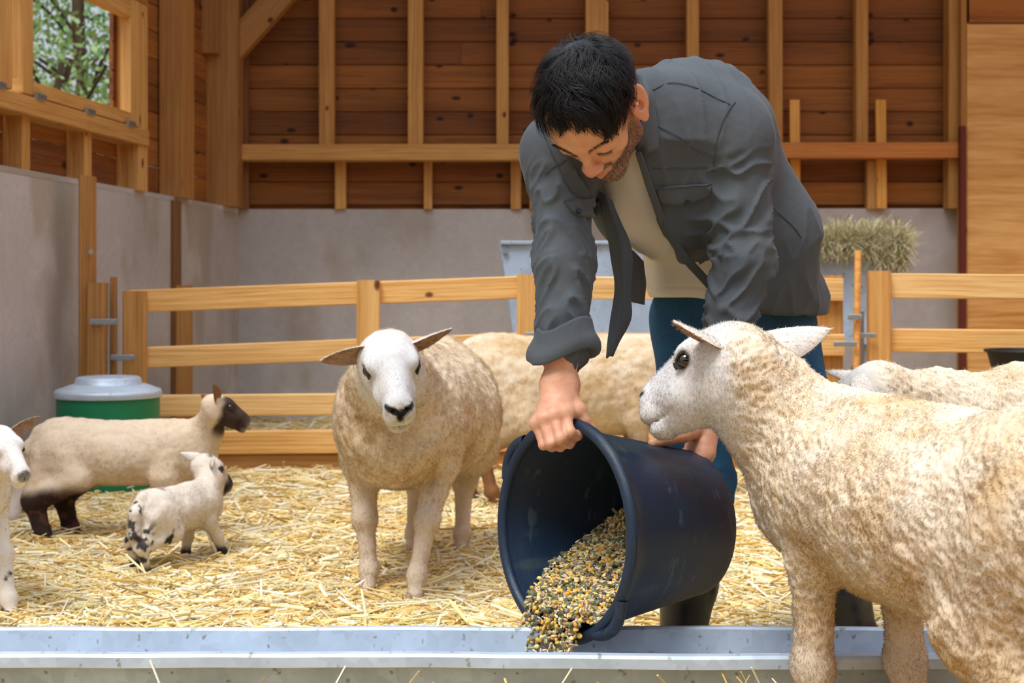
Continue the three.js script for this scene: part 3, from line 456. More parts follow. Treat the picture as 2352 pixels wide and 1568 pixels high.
// surface nets over the field; cell size h
function meshField(fd, h, lo, hi) {
  if (!lo) [lo, hi] = fd.bounds(0.03);
  const B = 8, nx = Math.ceil((hi.x - lo.x) / h / B) * B + 1, ny = Math.ceil((hi.y - lo.y) / h / B) * B + 1, nz = Math.ceil((hi.z - lo.z) / h / B) * B + 1;
  const val = new Float32Array(nx * ny * nz).fill(1), at = (i, j, k) => (k * ny + j) * nx + i, reach = B * h * 0.87 * 1.5 + 0.03, active = [];
  for (let k = 0; k < nz - 1; k += B) for (let j = 0; j < ny - 1; j += B) for (let i = 0; i < nx - 1; i += B) {
    const c = fd.d(lo.x + (i + B / 2) * h, lo.y + (j + B / 2) * h, lo.z + (k + B / 2) * h);
    if (Math.abs(c) > reach) { if (c < 0) for (let z = k; z <= k + B; z++) for (let y = j; y <= j + B; y++) for (let x = i; x <= i + B; x++) if (val[at(x, y, z)] === 1) val[at(x, y, z)] = -1; continue; }
    active.push(i, j, k);
    for (let z = k; z <= k + B; z++) for (let y = j; y <= j + B; y++) for (let x = i; x <= i + B; x++) val[at(x, y, z)] = fd.d(lo.x + x * h, lo.y + y * h, lo.z + z * h);
  }
  const vid = new Int32Array(nx * ny * nz).fill(-1), pos = [], idx = [];
  const EDG = [[0, 1], [2, 3], [4, 5], [6, 7], [0, 2], [1, 3], [4, 6], [5, 7], [0, 4], [1, 5], [2, 6], [3, 7]], cv = new Float64Array(8);
  for (let a = 0; a < active.length; a += 3) for (let k = active[a + 2]; k < active[a + 2] + B; k++) for (let j = active[a + 1]; j < active[a + 1] + B; j++) for (let i = active[a]; i < active[a] + B; i++) {
    let m = 0; for (let c = 0; c < 8; c++) { cv[c] = val[at(i + (c & 1), j + ((c >> 1) & 1), k + (c >> 2))]; if (cv[c] < 0) m |= 1 << c; }
    if (m === 0 || m === 255) continue;
    let sx = 0, sy = 0, sz = 0, n = 0;
    for (const [p, q] of EDG) { if ((cv[p] < 0) === (cv[q] < 0)) continue; const t = cv[p] / (cv[p] - cv[q]); sx += (p & 1) + ((q & 1) - (p & 1)) * t; sy += ((p >> 1) & 1) + (((q >> 1) & 1) - ((p >> 1) & 1)) * t; sz += (p >> 2) + ((q >> 2) - (p >> 2)) * t; n++; }
    vid[at(i, j, k)] = pos.length / 3; pos.push(lo.x + (i + sx / n) * h, lo.y + (j + sy / n) * h, lo.z + (k + sz / n) * h);
  }
  const quad = (a, b, c, d, f) => { if (a < 0 || b < 0 || c < 0 || d < 0) return; if (f) idx.push(a, b, c, a, c, d); else idx.push(a, c, b, a, d, c); };
  for (let a = 0; a < active.length; a += 3) for (let k = Math.max(1, active[a + 2]); k < active[a + 2] + B; k++) for (let j = Math.max(1, active[a + 1]); j < active[a + 1] + B; j++) for (let i = Math.max(1, active[a]); i < active[a] + B; i++) {
    const s = val[at(i, j, k)] < 0;
    if (s !== val[at(i + 1, j, k)] < 0) quad(vid[at(i, j - 1, k - 1)], vid[at(i, j, k - 1)], vid[at(i, j, k)], vid[at(i, j - 1, k)], s);
    if (s !== val[at(i, j + 1, k)] < 0) quad(vid[at(i - 1, j, k - 1)], vid[at(i - 1, j, k)], vid[at(i, j, k)], vid[at(i, j, k - 1)], s);
    if (s !== val[at(i, j, k + 1)] < 0) quad(vid[at(i - 1, j - 1, k)], vid[at(i, j - 1, k)], vid[at(i, j, k)], vid[at(i - 1, j, k)], s);
  }
  // settle vertices onto the surface
  const P = new Float32Array(pos), e = h * 0.25;
  for (let i = 0; i < P.length; i += 3) { const x = P[i], y = P[i + 1], z = P[i + 2], d = fd.d(x, y, z); let gx = fd.d(x + e, y, z) - d, gy = fd.d(x, y + e, z) - d, gz = fd.d(x, y, z + e) - d; const l = Math.hypot(gx, gy, gz) || 1, st = clamp(d, -h * 0.6, h * 0.6); P[i] -= gx / l * st; P[i + 1] -= gy / l * st; P[i + 2] -= gz / l * st; }
  const g = new THREE.BufferGeometry(); g.setAttribute('position', new THREE.BufferAttribute(P, 3)); g.setIndex(idx); g.computeVertexNormals(); return g;
}
function displace(g, f) { const p = g.attributes.position, n = g.attributes.normal; for (let i = 0; i < p.count; i++) { const x = p.getX(i), y = p.getY(i), z = p.getZ(i), d = f(x, y, z, n.getX(i), n.getY(i), n.getZ(i)); p.setXYZ(i, x + n.getX(i) * d, y + n.getY(i) * d, z + n.getZ(i) * d); } g.computeVertexNormals(); return g; }
function paint(g, f) { const p = g.attributes.position, n = g.attributes.normal, a = new Float32Array(p.count * 3); for (let i = 0; i < p.count; i++) { const c = f(p.getX(i), p.getY(i), p.getZ(i), n.getX(i), n.getY(i), n.getZ(i)); a[i * 3] = c[0]; a[i * 3 + 1] = c[1]; a[i * 3 + 2] = c[2]; } g.setAttribute('color', new THREE.BufferAttribute(a, 3)); return g; }
// short hairs rooted on a painted surface; each hair one slim blade. look(x,y,z,n) gives [length, width, lean vector, keep]
function hairs(g, count, look) {
  const p = g.attributes.position, nn = g.attributes.normal, cc = g.attributes.color, ix = g.index.array, nt = ix.length / 3, cum = new Float64Array(nt), a = V(), b = V(), c = V(); let tot = 0;
  for (let t = 0; t < nt; t++) { a.fromBufferAttribute(p, ix[t * 3]); b.fromBufferAttribute(p, ix[t * 3 + 1]); c.fromBufferAttribute(p, ix[t * 3 + 2]); tot += b.sub(a).cross(c.sub(a)).length(); cum[t] = tot; }
  const pos = [], nor = [], col = [], P = V(), Nn = V(), T = V(), D = V();
  for (let i = 0; i < count; i++) {
    const r = R() * tot; let l = 0, h = nt - 1; while (l < h) { const m = (l + h) >> 1; if (cum[m] < r) l = m + 1; else h = m; }
    let u = R(), v = R(); if (u + v > 1) { u = 1 - u; v = 1 - v; } const w = 1 - u - v, A = ix[l * 3], B = ix[l * 3 + 1], C = ix[l * 3 + 2];
    P.set(p.getX(A) * w + p.getX(B) * u + p.getX(C) * v, p.getY(A) * w + p.getY(B) * u + p.getY(C) * v, p.getZ(A) * w + p.getZ(B) * u + p.getZ(C) * v);
    Nn.set(nn.getX(A), nn.getY(A), nn.getZ(A)); const k = look(P, Nn); if (!k) continue;
    D.copy(Nn).multiplyScalar(k[3] ?? 0.6).add(k[2]).add(T.set(RR(-1, 1), RR(-1, 1), RR(-1, 1)).multiplyScalar(0.45)).normalize().multiplyScalar(k[0] * RR(0.6, 1.2));
    T.set(RR(-1, 1), RR(-1, 1), RR(-1, 1)).cross(D).normalize().multiplyScalar(k[1] * 0.5);
    const q = RR(0.86, 1.12), r0 = cc.getX(A) * q, g0 = cc.getY(A) * q, b0 = cc.getZ(A) * q;
    if ((T.y * D.z - T.z * D.y) * Nn.x + (T.z * D.x - T.x * D.z) * Nn.y + (T.x * D.y - T.y * D.x) * Nn.z < 0) T.negate();
    pos.push(P.x - T.x, P.y - T.y, P.z - T.z, P.x + T.x, P.y + T.y, P.z + T.z, P.x + D.x, P.y + D.y, P.z + D.z);
    for (let s = 0; s < 3; s++) { nor.push(Nn.x, Nn.y, Nn.z); col.push(r0, g0, b0); }
  }
  const o = new THREE.BufferGeometry(); o.setAttribute('position', new THREE.Float32BufferAttribute(pos, 3)); o.setAttribute('normal', new THREE.Float32BufferAttribute(nor, 3)); o.setAttribute('color', new THREE.Float32BufferAttribute(col, 3)); return o;
}
// ================================================================ sheep
M.fleece = new THREE.MeshStandardMaterial({ vertexColors: true, roughness: 0.95 });
M.strand = new THREE.MeshPhysicalMaterial({ vertexColors: true, roughness: 1, transmission: 0.5, thickness: 0, specularIntensity: 0.2, side: THREE.DoubleSide });
M.eye = new THREE.MeshPhysicalMaterial({ color: 0x0a0604, roughness: 0.06, clearcoat: 1 });
M.hoof = new THREE.MeshStandardMaterial({ color: 0x3a3128, roughness: 0.6 });
// builds a sheep in its own axes: x forwards, y up, z to its right; feet on y = 0
function sheep(o) {
  const S = o.size ?? 1, bl = (o.long ?? 1), gi = (o.girth ?? 1), wd = o.wide ?? 1, yb = o.yb ?? 0.50, v = (x, y, z) => V(x * S, y * S, z * S);
  const f = new Field(), g0 = thing(o.name, o.label, o.category ?? 'sheep', o.at, o.group); g0.rotation.y = o.turn;
  const k = 0.07 * S, top = yb + 0.14 * gi;
  f.ell(v(0.17 * bl, yb - 0.0, 0), [0.29 * bl * S, 0.205 * gi * S, 0.165 * gi * wd * S], k);
  f.ell(v(-0.10 * bl, yb - 0.015, 0), [0.36 * bl * S, 0.20 * gi * S, (o.belly ?? 0.195) * gi * wd * S], k);
  f.ell(v(-0.36 * bl, yb + 0.025, 0), [0.19 * bl * S, 0.18 * gi * S, 0.155 * gi * wd * S], k);
  f.cone(v(0.27 * bl, top - 0.03, 0), v(-0.42 * bl, top - 0.015, 0), 0.075 * gi * S, 0.08 * gi * S, k);
  f.ball(v(0.36 * bl, yb - 0.05, 0), 0.115 * gi * S, k);
  // head frame
  g0.updateMatrixWorld(true); const inv = g0.matrixWorld.clone().invert();
  const H = o.head, hw = H.world, hp = hw ? V(...hw.pos).applyMatrix4(inv) : v(...H.pos), hf = V(...(hw ? hw.fwd : H.fwd)).normalize(), hu0 = V(...((hw ? hw.up : H.up) ?? [0, 1, 0])); if (hw) { hf.transformDirection(inv); hu0.transformDirection(inv); }
  const hr = hf.clone().cross(hu0).normalize(), hu = hr.clone().cross(hf).normalize(), hs = (H.size ?? 1) * (hw ? 1 : S), hL = H.len ?? 0.84, hW = H.wid ?? 1.1;
  const h = (x, y, z) => hp.clone().addScaledVector(hf, x * hs * hL).addScaledVector(hu, y * hs).addScaledVector(hr, z * hs * hW), hx = [hf, hu, hr];
  const hell = (x, y, z, r, kk, ax, op) => f.ell(h(x, y, z), [r[0] * hs * hL, r[1] * hs, r[2] * hs * hW], kk, ax ?? hx, op);
  // neck, by way of a bend
  const nb = v(0.30 * bl, yb + 0.05, 0), nm = H.bend ? v(...H.bend) : nb.clone().lerp(h(-0.03, -0.03, 0), 0.55), ne = h(-0.005, -0.02, 0), ng = o.neck ?? 1;
  f.chain([nb, nm, ne], [0.145 * gi * S, 0.105 * gi * S * ng, 0.072 * hs * ng], 0.06 * S); f.cone(v(0.36 * bl, yb - 0.04, 0), nm, 0.09 * gi * S, 0.07 * S * ng, 0.06 * S);
  // head
  const kh = 0.022 * hs;
  hell(0.010, 0.0, 0, [0.078, 0.064, 0.060], 0.03 * hs); hell(0.06, 0.014, 0, [0.062, 0.046, 0.054], kh);
  for (const s of [-1, 1]) { hell(0.084, 0.019, 0.043 * s, [0.034, 0.019, 0.018], kh); hell(0.035, -0.045, 0.026 * s, [0.062, 0.045, 0.030], kh); hell(0.12, -0.045, 0.024 * s, [0.05, 0.03, 0.022], kh); }
  f.cone(h(0.08, -0.012, 0), h(0.205, -0.048, 0), 0.048 * hs, 0.034 * hs, kh); f.cone(h(0.09, 0.020, 0), h(0.208, -0.022, 0), 0.034 * hs, 0.025 * hs, kh);
  f.cone(h(0.02, -0.055, 0), h(0.195, -0.082, 0), 0.040 * hs, 0.022 * hs, kh); hell(0.226, -0.040, 0, [0.024, 0.024, 0.032], 0.016 * hs);
  for (const s of [-1, 1]) hell(0.218, -0.062, 0.015 * s, [0.030, 0.019, 0.020], 0.01 * hs);
  hell(0.212, -0.090, 0, [0.026, 0.016, 0.025], 0.012 * hs);
  hell(0.215, -0.079, 0, [0.055, 0.0012, 0.06], 0.005 * hs, [hf.clone().addScaledVector(hu, -0.25).normalize(), hu.clone().addScaledVector(hf, 0.25).normalize(), hr], -1);
  for (const s of [-1, 1]) { f.ell(h(0.250, -0.034, 0.016 * s), [0.010 * hs, 0.0035 * hs, 0.010 * hs], 0.005 * hs, [hf, hu.clone().addScaledVector(hr, s * 0.7).normalize(), hr.clone().addScaledVector(hu, -s * 0.7).normalize()], -1); f.ell(h(0.250, -0.050, 0), [0.012 * hs, 0.010 * hs, 0.0018 * hs], 0.004 * hs, hx, -1); hell(0.089, 0.005, 0.0655 * s, [0.019, 0.0125, 0.012], 0.008 * hs, null, -1); }
  // legs
  const feet = o.feet ?? {}, lr = o.leg ?? 0.86, legs = [];
  for (const [key, s] of [['fl', -1], ['fr', 1]]) {
    if (o.lying) break; const F = v(...(feet[key] ?? [0.25 * bl, 0, 0.095 * s])), up = v(0.25 * bl, yb - 0.02, 0.105 * s * gi), el = v(0.215 * bl, yb - 0.125, 0.112 * s * gi), fe = F.clone().add(v(-0.018, 0.078, 0)), kn = el.clone().lerp(fe, 0.52).add(v(0.016, 0, 0));
    f.ell(v(0.23 * bl, yb - 0.01, 0.105 * s * gi), [0.095 * S * gi, 0.15 * S * gi, 0.065 * S * gi], 0.04 * S);
    f.chain([up, el, kn, fe, F.clone().add(v(0.004, 0.03, 0))], [0.075 * S * gi, 0.062 * S * lr * gi, 0.0355 * S * lr, 0.0255 * S * lr, 0.027 * S * lr], 0.03 * S); f.ball(kn.clone().add(v(0.006, 0, 0)), 0.036 * S * lr, 0.02 * S); f.ball(fe, 0.029 * S * lr, 0.015 * S); legs.push(F);
  }
  for (const [key, s] of [['hl', -1], ['hr', 1]]) {
    if (o.lying) break; const F = v(...(feet[key] ?? [-0.40 * bl, 0, 0.10 * s])), hip = v(-0.37 * bl, yb + 0.03, 0.075 * s * gi), st = v(-0.25 * bl, yb - 0.13, 0.125 * s * gi), fe = F.clone().add(v(-0.012, 0.078, 0)), ho = F.clone().add(v(-0.055, 0.25 * (o.hock ?? 1), 0));
    f.ell(hip.clone().lerp(st, 0.45).add(v(-0.03, 0.0, 0.01 * s)), [0.115 * S * gi, 0.175 * S * gi, 0.072 * S * gi], 0.04 * S, [V(0.9, 0.43, 0).normalize(), V(-0.43, 0.9, 0).normalize(), V(0, 0, 1)]);
    f.chain([hip, st, ho], [0.11 * S * gi, 0.085 * S * gi, 0.040 * S * lr], 0.04 * S); f.cone(v(-0.46 * bl, yb - 0.02, 0.07 * s * gi), ho, 0.08 * S * gi, 0.036 * S * lr, 0.05 * S);
    f.chain([ho, fe, F.clone().add(v(0.004, 0.03, 0))], [0.037 * S * lr, 0.027 * S * lr, 0.028 * S * lr], 0.02 * S); f.ball(fe, 0.030 * S * lr, 0.015 * S); legs.push(F);
  }
  for (const fn of o.extra ?? []) fn(f, v, S);
  if (o.tail) f.chain(o.tail.map((q) => v(...q)), o.tailR ?? [0.03 * S, 0.026 * S, 0.016 * S], 0.02 * S);
  const geo = meshField(f, o.cell ?? 0.007);
  // tools for colouring: where on the head, distance along the nose
  const hl = (x, y, z) => { const dx = x - hp.x, dy = y - hp.y, dz = z - hp.z; return [(dx * hf.x + dy * hf.y + dz * hf.z) / hs / hL, (dx * hu.x + dy * hu.y + dz * hu.z) / hs, (dx * hr.x + dy * hr.y + dz * hr.z) / hs / hW]; };
  const headness = (x, y, z) => { const [a, b, c] = hl(x, y, z); return sstep(-0.06, 0.0, a) * sstep(0.20, 0.13, Math.hypot(a - 0.1, b * 1.0, c)); };
  const am = o.wool ?? 1;
  displace(geo, (x, y, z) => { const w = (1 - headness(x, y, z) * 0.85) * lerp(0.25, 1, sstep(0.22, 0.42, y / S)) * am; return w * (0.009 * fbm(x * 7, y * 7, z * 7, 2) + 0.009 * fbm(x * 34, y * 34, z * 34, 2) + (o.curl ?? 0) * 0.006 * (0.4 - Math.abs(N3(x * 75, y * 75, z * 75)) * 2)); });
  paint(geo, (x, y, z, nx, ny, nz) => o.paint({ x: x / S, y: y / S, z: z / S, hd: headness(x, y, z), h: hl(x, y, z), n: fbm(x * 6, y * 6, z * 6, 3), n2: fbm(x * 28, y * 28, z * 28, 2), n3: N3(x * 90, y * 90, z * 90), yb, top }));
  part('body', geo, M.fleece, g0);
  const lean = V(), wl = o.hairLen ?? 0.012;
  const fur = hairs(geo, o.hairs ?? 40000, (P, n) => { const hd = headness(P.x, P.y, P.z), q = 14; lean.set(N3(P.x * q, P.y * q, P.z * q), N3(P.x * q + 40, P.y * q, P.z * q) - 0.5, N3(P.x * q, P.y * q + 40, P.z * q)).multiplyScalar(0.9); const low = sstep(0.38, 0.2, P.y / S); const L = lerp(lerp(wl, wl * 0.6, low), 0.006 * S, hd); return [L, lerp(0.0011, 0.0008, hd), lean, 0.30]; });
  const fm = part('fleece', fur, M.strand, g0); fm.userData.kind = 'stuff';
  // eyes, ears, hooves
  for (const s of [-1, 1]) {
    const e = new THREE.Mesh(new THREE.SphereGeometry(0.0165 * hs, 24, 16), M.eye); e.name = 'eye'; shade(e); e.position.copy(h(0.090, 0.006, (H.eyeOut ?? 0.0495) * s)); g0.add(e);
    { // eyelid rims and lashes
      const pts = [], c = h(0.086, 0.006, 0.0485 * s); for (let i = 0; i <= 16; i++) { const a = i / 16 * Math.PI * 2, q = h(0.088 + 0.0200 * Math.cos(a), 0.006 + 0.0118 * Math.sin(a) * (Math.sin(a) > 0 ? 1 : 0.9) - 0.005 * Math.cos(a), (0.0485 + 0.0085 + 0.003 * Math.sin(a) - 0.002 * Math.cos(a) ** 2) * s); pts.push(q); }
      part('eyelid', new THREE.TubeGeometry(new THREE.CatmullRomCurve3(pts, true), 32, 0.0030 * hs, 8, true), o.lidMat ?? (M.lid ??= new THREE.MeshStandardMaterial({ color: 0x3c332c, roughness: 0.8 })), g0);
    }
    const E = o.ears?.[s < 0 ? 'l' : 'r'] ?? { dir: [0.1, 0.05, s] };
    const ear = earGeo(E.len ?? 0.135, E.wid ?? 0.030, E.cup ?? 0.7); const ed = E.world ? V(...E.world).transformDirection(inv) : hf.clone().multiplyScalar(E.dir[0]).addScaledVector(hu, E.dir[1]).addScaledVector(hr, E.dir[2]).normalize(), face = (E.faceWorld ? V(...E.faceWorld).transformDirection(inv) : E.face ? hf.clone().multiplyScalar(E.face[0]).addScaledVector(hu, E.face[1]).addScaledVector(hr, E.face[2]) : hf.clone().addScaledVector(hu, -0.4)); const ez = face.addScaledVector(ed, -face.dot(ed)).normalize(), ey = ez.clone().cross(ed);
    ear.scale(hs, hs, hs).applyMatrix4(new THREE.Matrix4().makeBasis(ed, ey, ez)); const b = h(-0.002, 0.022, 0.050 * s); ear.translate(b.x, b.y, b.z);
    paint(ear, (x, y, z, nx, ny, nz) => { const inside = nx * ez.x + ny * ez.y + nz * ez.z > 0.25, t = Math.hypot(x - b.x, y - b.y, z - b.z) / (0.135 * hs); return o.earPaint ? o.earPaint(inside, t, fbm(x * 60, y * 60, z * 60, 2)) : inside ? mixc([0.50, 0.32, 0.22], [0.34, 0.19, 0.11], sstep(-0.2, 0.3, fbm(x * 40, y * 40, z * 40, 2))) : [0.80, 0.74, 0.66]; });
    const em = part('ear', ear, M.fleece, g0); const ef = part('ear_hair', hairs(ear, 2500, (P, n) => { lean.copy(ed).multiplyScalar(0.8); return [0.007 * hs, 0.0008, lean, 0.25]; }), M.fleece, em); ef.userData.kind = 'stuff';
  }
  for (const F of legs) { const g = mergeGeometries([-1, 1].map((s) => { const q = new THREE.SphereGeometry(1, 12, 8); q.scale(0.034 * S * lr, 0.03 * S * lr, 0.0165 * S * lr); q.translate(F.x + 0.016 * S, F.y + 0.012 * S, F.z + s * 0.0165 * S * lr); const p = q.attributes.position; for (let i = 0; i < p.count; i++) if (p.getY(i) < 0.001) p.setY(i, 0.001); return q; })); part('hoof', g, o.hoofMat ?? M.hoof, g0); }
  g0.userData.probe = (x, y, z) => g0.localToWorld(v(x, y, z)); g0.userData.hprobe = (x, y, z) => g0.localToWorld(h(x, y, z)); g0.updateMatrixWorld(true);
  if (globalThis.PROBE) { const pr = (q) => { const w = q; const d = -w.z; return [Math.round(w.x / d * FOCAL + IMG_W / 2), Math.round(HORIZON - (w.y - EYE) / d * FOCAL)]; }; console.log(o.name, 'nose', pr(g0.userData.hprobe(0.245, -0.035, 0)), 'eyeL', pr(g0.userData.hprobe(0.086, 0.006, -0.055)), 'eyeR', pr(g0.userData.hprobe(0.086, 0.006, 0.055)), 'poll', pr(g0.userData.hprobe(0.02, 0.062, 0)), 'chin', pr(g0.userData.hprobe(0.21, -0.1, 0)), 'feet', legs.map((F) => pr(g0.localToWorld(F.clone()))).join(' '), 'withers', pr(g0.userData.probe(0.25 * bl, top + 0.045, 0)), 'rump', pr(g0.userData.probe(-0.5 * bl, top, 0))); }
  g0.userData = { label: o.label, category: o.category ?? 'sheep', ...(o.group ? { group: o.group } : {}) };
  return g0;
}
// leaf-shaped ear along x, cupped towards +z
function earGeo(L, Wd, cup) {
  const nu = 14, nv = 8, pos = [], idx = [];
  const layer = (off) => { for (let i = 0; i <= nu; i++) for (let j = 0; j <= nv; j++) { const u = i / nu, w = Math.pow(Math.sin(Math.PI * Math.pow(clamp(u * 0.93 + 0.07), 0.72)), 0.75) * Wd * (1 - 0.12 * u) + 0.001, a = (j / nv - 0.5) * 2, bend = cup * (1 - 0.55 * u) * 1.3, y = Math.sin(a * bend) / bend * w, z = (1 - Math.cos(a * bend)) / bend * w + off * (1 - 0.5 * Math.abs(a)) + 0.12 * L * u * u * -0.3; pos.push(u * L - 0.01, y, z); } };
  layer(0.0); layer(-0.0045); const n = (nu + 1) * (nv + 1), A = (i, j, l) => l * n + i * (nv + 1) + j;
  for (let i = 0; i < nu; i++) for (let j = 0; j < nv; j++) { idx.push(A(i, j, 0), A(i + 1, j, 0), A(i + 1, j + 1, 0), A(i, j, 0), A(i + 1, j + 1, 0), A(i, j + 1, 0)); idx.push(A(i, j, 1), A(i + 1, j + 1, 1), A(i + 1, j, 1), A(i, j, 1), A(i, j + 1, 1), A(i + 1, j + 1, 1)); }
  for (let i = 0; i < nu; i++) { idx.push(A(i, 0, 0), A(i, 0, 1), A(i + 1, 0, 1), A(i, 0, 0), A(i + 1, 0, 1), A(i + 1, 0, 0)); idx.push(A(i, nv, 0), A(i + 1, nv, 1), A(i, nv, 1), A(i, nv, 0), A(i + 1, nv, 0), A(i + 1, nv, 1)); }
  for (let j = 0; j < nv; j++) { idx.push(A(nu, j, 0), A(nu, j, 1), A(nu, j + 1, 1), A(nu, j, 0), A(nu, j + 1, 1), A(nu, j + 1, 0)); }
  const g = new THREE.BufferGeometry(); g.setAttribute('position', new THREE.Float32BufferAttribute(pos, 3)); g.setIndex(idx); g.computeVertexNormals(); return g;
}
const ground = (px, d) => V((px - IMG_W / 2) / FOCAL * d, 0.012, -d);
const turnOf = (fx, fz) => Math.atan2(-fz, fx);
// fleece colours: cream wool, soiled tan towards the belly where the coat is stained, white face with a black nose
const CREAM = [0.76, 0.65, 0.49], TAN = [0.58, 0.40, 0.21], WHITE = [0.71, 0.70, 0.69], DIRT = [0.30, 0.20, 0.10];
function ewePaint(opt = {}) {
  return (q) => {
    let c = mixc(opt.cream ?? CREAM, opt.tan ?? TAN, clamp((opt.bias ?? 0.30) + 1.3 * q.n + 0.7 * q.n2));
    c = mixc(c, DIRT, sstep(0.16, 0.5, q.n * 0.8 + q.n2 * 0.6) * (opt.dirt ?? 0.35));
    if (q.y < 0.36) c = mixc(c, opt.legs ?? [0.66, 0.54, 0.42], sstep(0.36, 0.26, q.y) * 0.8);
    const [a, b, z] = q.h; let face = mixc(opt.face ?? WHITE, [0.74, 0.62, 0.46], clamp(0.15 + 0.9 * q.n2) * sstep(0.14, 0.02, a));
    c = mixc(c, face, q.hd);
    const az = Math.abs(z), nose = sstep(0.214, 0.228, a) * Math.max(sstep(1.25, 0.85, Math.hypot((az - 0.0145) / 0.0195, (b + 0.033 - 0.35 * (az - 0.0145)) / 0.0095)), sstep(1.3, 0.8, Math.hypot(z / 0.0085, (b + 0.045) / 0.018))); c = mixc(c, [0.014, 0.012, 0.012], nose);
    const eye = sstep(0.026, 0.017, Math.hypot(a - 0.086, (b - 0.006) * 1.25, (Math.abs(z) - 0.052) * 0.8)); c = mixc(c, opt.eyeRing ?? [0.13, 0.10, 0.085], eye * 0.85);
    return c;
  };
}
seed(500);
// the ewe facing us in the middle
sheep({ name: 'ewe', label: 'shorn cream ewe standing face-on in the middle of the pen', at: V(-0.30, 0.012, -4.42), turn: turnOf(-0.13, 0.99), size: 1, girth: 1.04, wide: 1.12, belly: 0.215, yb: 0.515, cell: 0.006, hairs: 110000,
  head: { world: { pos: [-0.336, 0.727, -3.847], fwd: [0.217, -0.455, 0.865], up: [0.013, 0.887, 0.461] }, size: 1.12, len: 0.80, wid: 1.08 }, feet: { fl: [0.37, 0, -0.075], fr: [0.30, 0, 0.08], hl: [-0.36, 0, -0.085], hr: [-0.36, 0, 0.08] },
  ears: { l: { world: [0.9, 0.30, -0.35], faceWorld: [0.1, -0.8, 0.5], wid: 0.030, len: 0.125 }, r: { world: [-0.95, -0.28, 0.1], faceWorld: [-0.1, -0.75, 0.7], wid: 0.032, len: 0.12 } }, hoofMat: new THREE.MeshStandardMaterial({ color: 0x9a8670, roughness: 0.7 }), paint: ewePaint({ bias: 0.36, dirt: 0.35 }) });
seed(510);
// the large ewe in the right foreground
sheep({ name: 'ewe', label: 'large shorn ewe in the right foreground looking at the bucket', at: V(0.68, 0.0, -2.3), turn: turnOf(-0.34, -0.94), size: 1, girth: 0.78, wide: 1.26, yb: 0.555, cell: 0.005, hairs: 260000, hairLen: 0.0065, curl: 0.7, leg: 0.85, hock: 1.12,
  head: { world: { pos: [0.411, 0.776, -2.604], fwd: [-0.765, -0.25, -0.585], up: [-0.06, 0.955, -0.29] }, size: 1.08, len: 0.77, wid: 1.05, eyeOut: 0.0468, bend: [0.37, 0.70, -0.10] }, feet: { fl: [0.21, 0, -0.085], fr: [0.18, 0, 0.098], hl: [-0.36, 0, -0.09], hr: [-0.38, 0, 0.12] },
  ears: { l: { world: [-0.80, 0.28, 0.5], faceWorld: [-0.2, -1, -0.1], len: 0.115 }, r: { world: [0.93, 0.22, -0.28], faceWorld: [0.1, -0.5, -0.9], len: 0.165, wid: 0.040 } }, extra: [(f, v, S) => { f.ell(v(-0.36, 0.62, 0), [0.17, 0.11, 0.13], 0.08); f.ball(v(-0.30, 0.36, 0.02), 0.085, 0.05); }], paint: ewePaint({ bias: 0.34, dirt: 0.14, cream: [0.77, 0.67, 0.53], tan: [0.64, 0.45, 0.23] }) });

seed(520);
// the ewe behind the man
sheep({ name: 'ewe', label: 'cream ewe with brown legs standing behind the man\'s arm', at: V(0.285, 0.012, -5.9), turn: turnOf(1, -0.04), size: 1.0, girth: 0.98, yb: 0.50, cell: 0.009, hairs: 50000,
  head: { pos: [0.60, 0.72, 0.0], fwd: [0.9, -0.35, 0.1], size: 1.05 }, feet: { hr: [-0.36, 0, 0.10], hl: [-0.45, 0, -0.09] }, tail: [[-0.53, 0.56, 0], [-0.56, 0.48, 0], [-0.555, 0.40, 0]],
  paint: (q) => { let c = ewePaint({ bias: 0.50, dirt: 0.3, tan: [0.58, 0.40, 0.20] })(q); return q.y < 0.34 ? mixc(c, [0.26, 0.12, 0.045], sstep(0.34, 0.24, q.y + 0.06 * q.n)) : c; } });
seed(530);
// the ewe at the right, seen from behind its ears
sheep({ name: 'ewe', label: 'woolly cream ewe at right edge with its head turned away', at: V(1.53, 0.012, -3.44), turn: turnOf(-1, -0.06), size: 1.04, girth: 0.96, yb: 0.484, cell: 0.007, hairs: 90000, hairLen: 0.011, curl: 1,
  head: { world: { pos: [0.885, 0.672, -3.42], fwd: [-0.74, -0.54, -0.40], up: [-0.47, 0.83, -0.28] }, size: 1.05, bend: [0.46, 0.575, 0.0] }, neck: 0.82,
  ears: { l: { world: [-0.25, -0.60, 0.75], faceWorld: [-0.3, -0.5, -0.7], len: 0.115, wid: 0.042 }, r: { world: [-0.93, 0.05, -0.35], faceWorld: [0.3, -0.8, -0.5], len: 0.14, wid: 0.026 } }, paint: ewePaint({ bias: 0.12, dirt: 0.08, face: [0.78, 0.75, 0.70] }) });
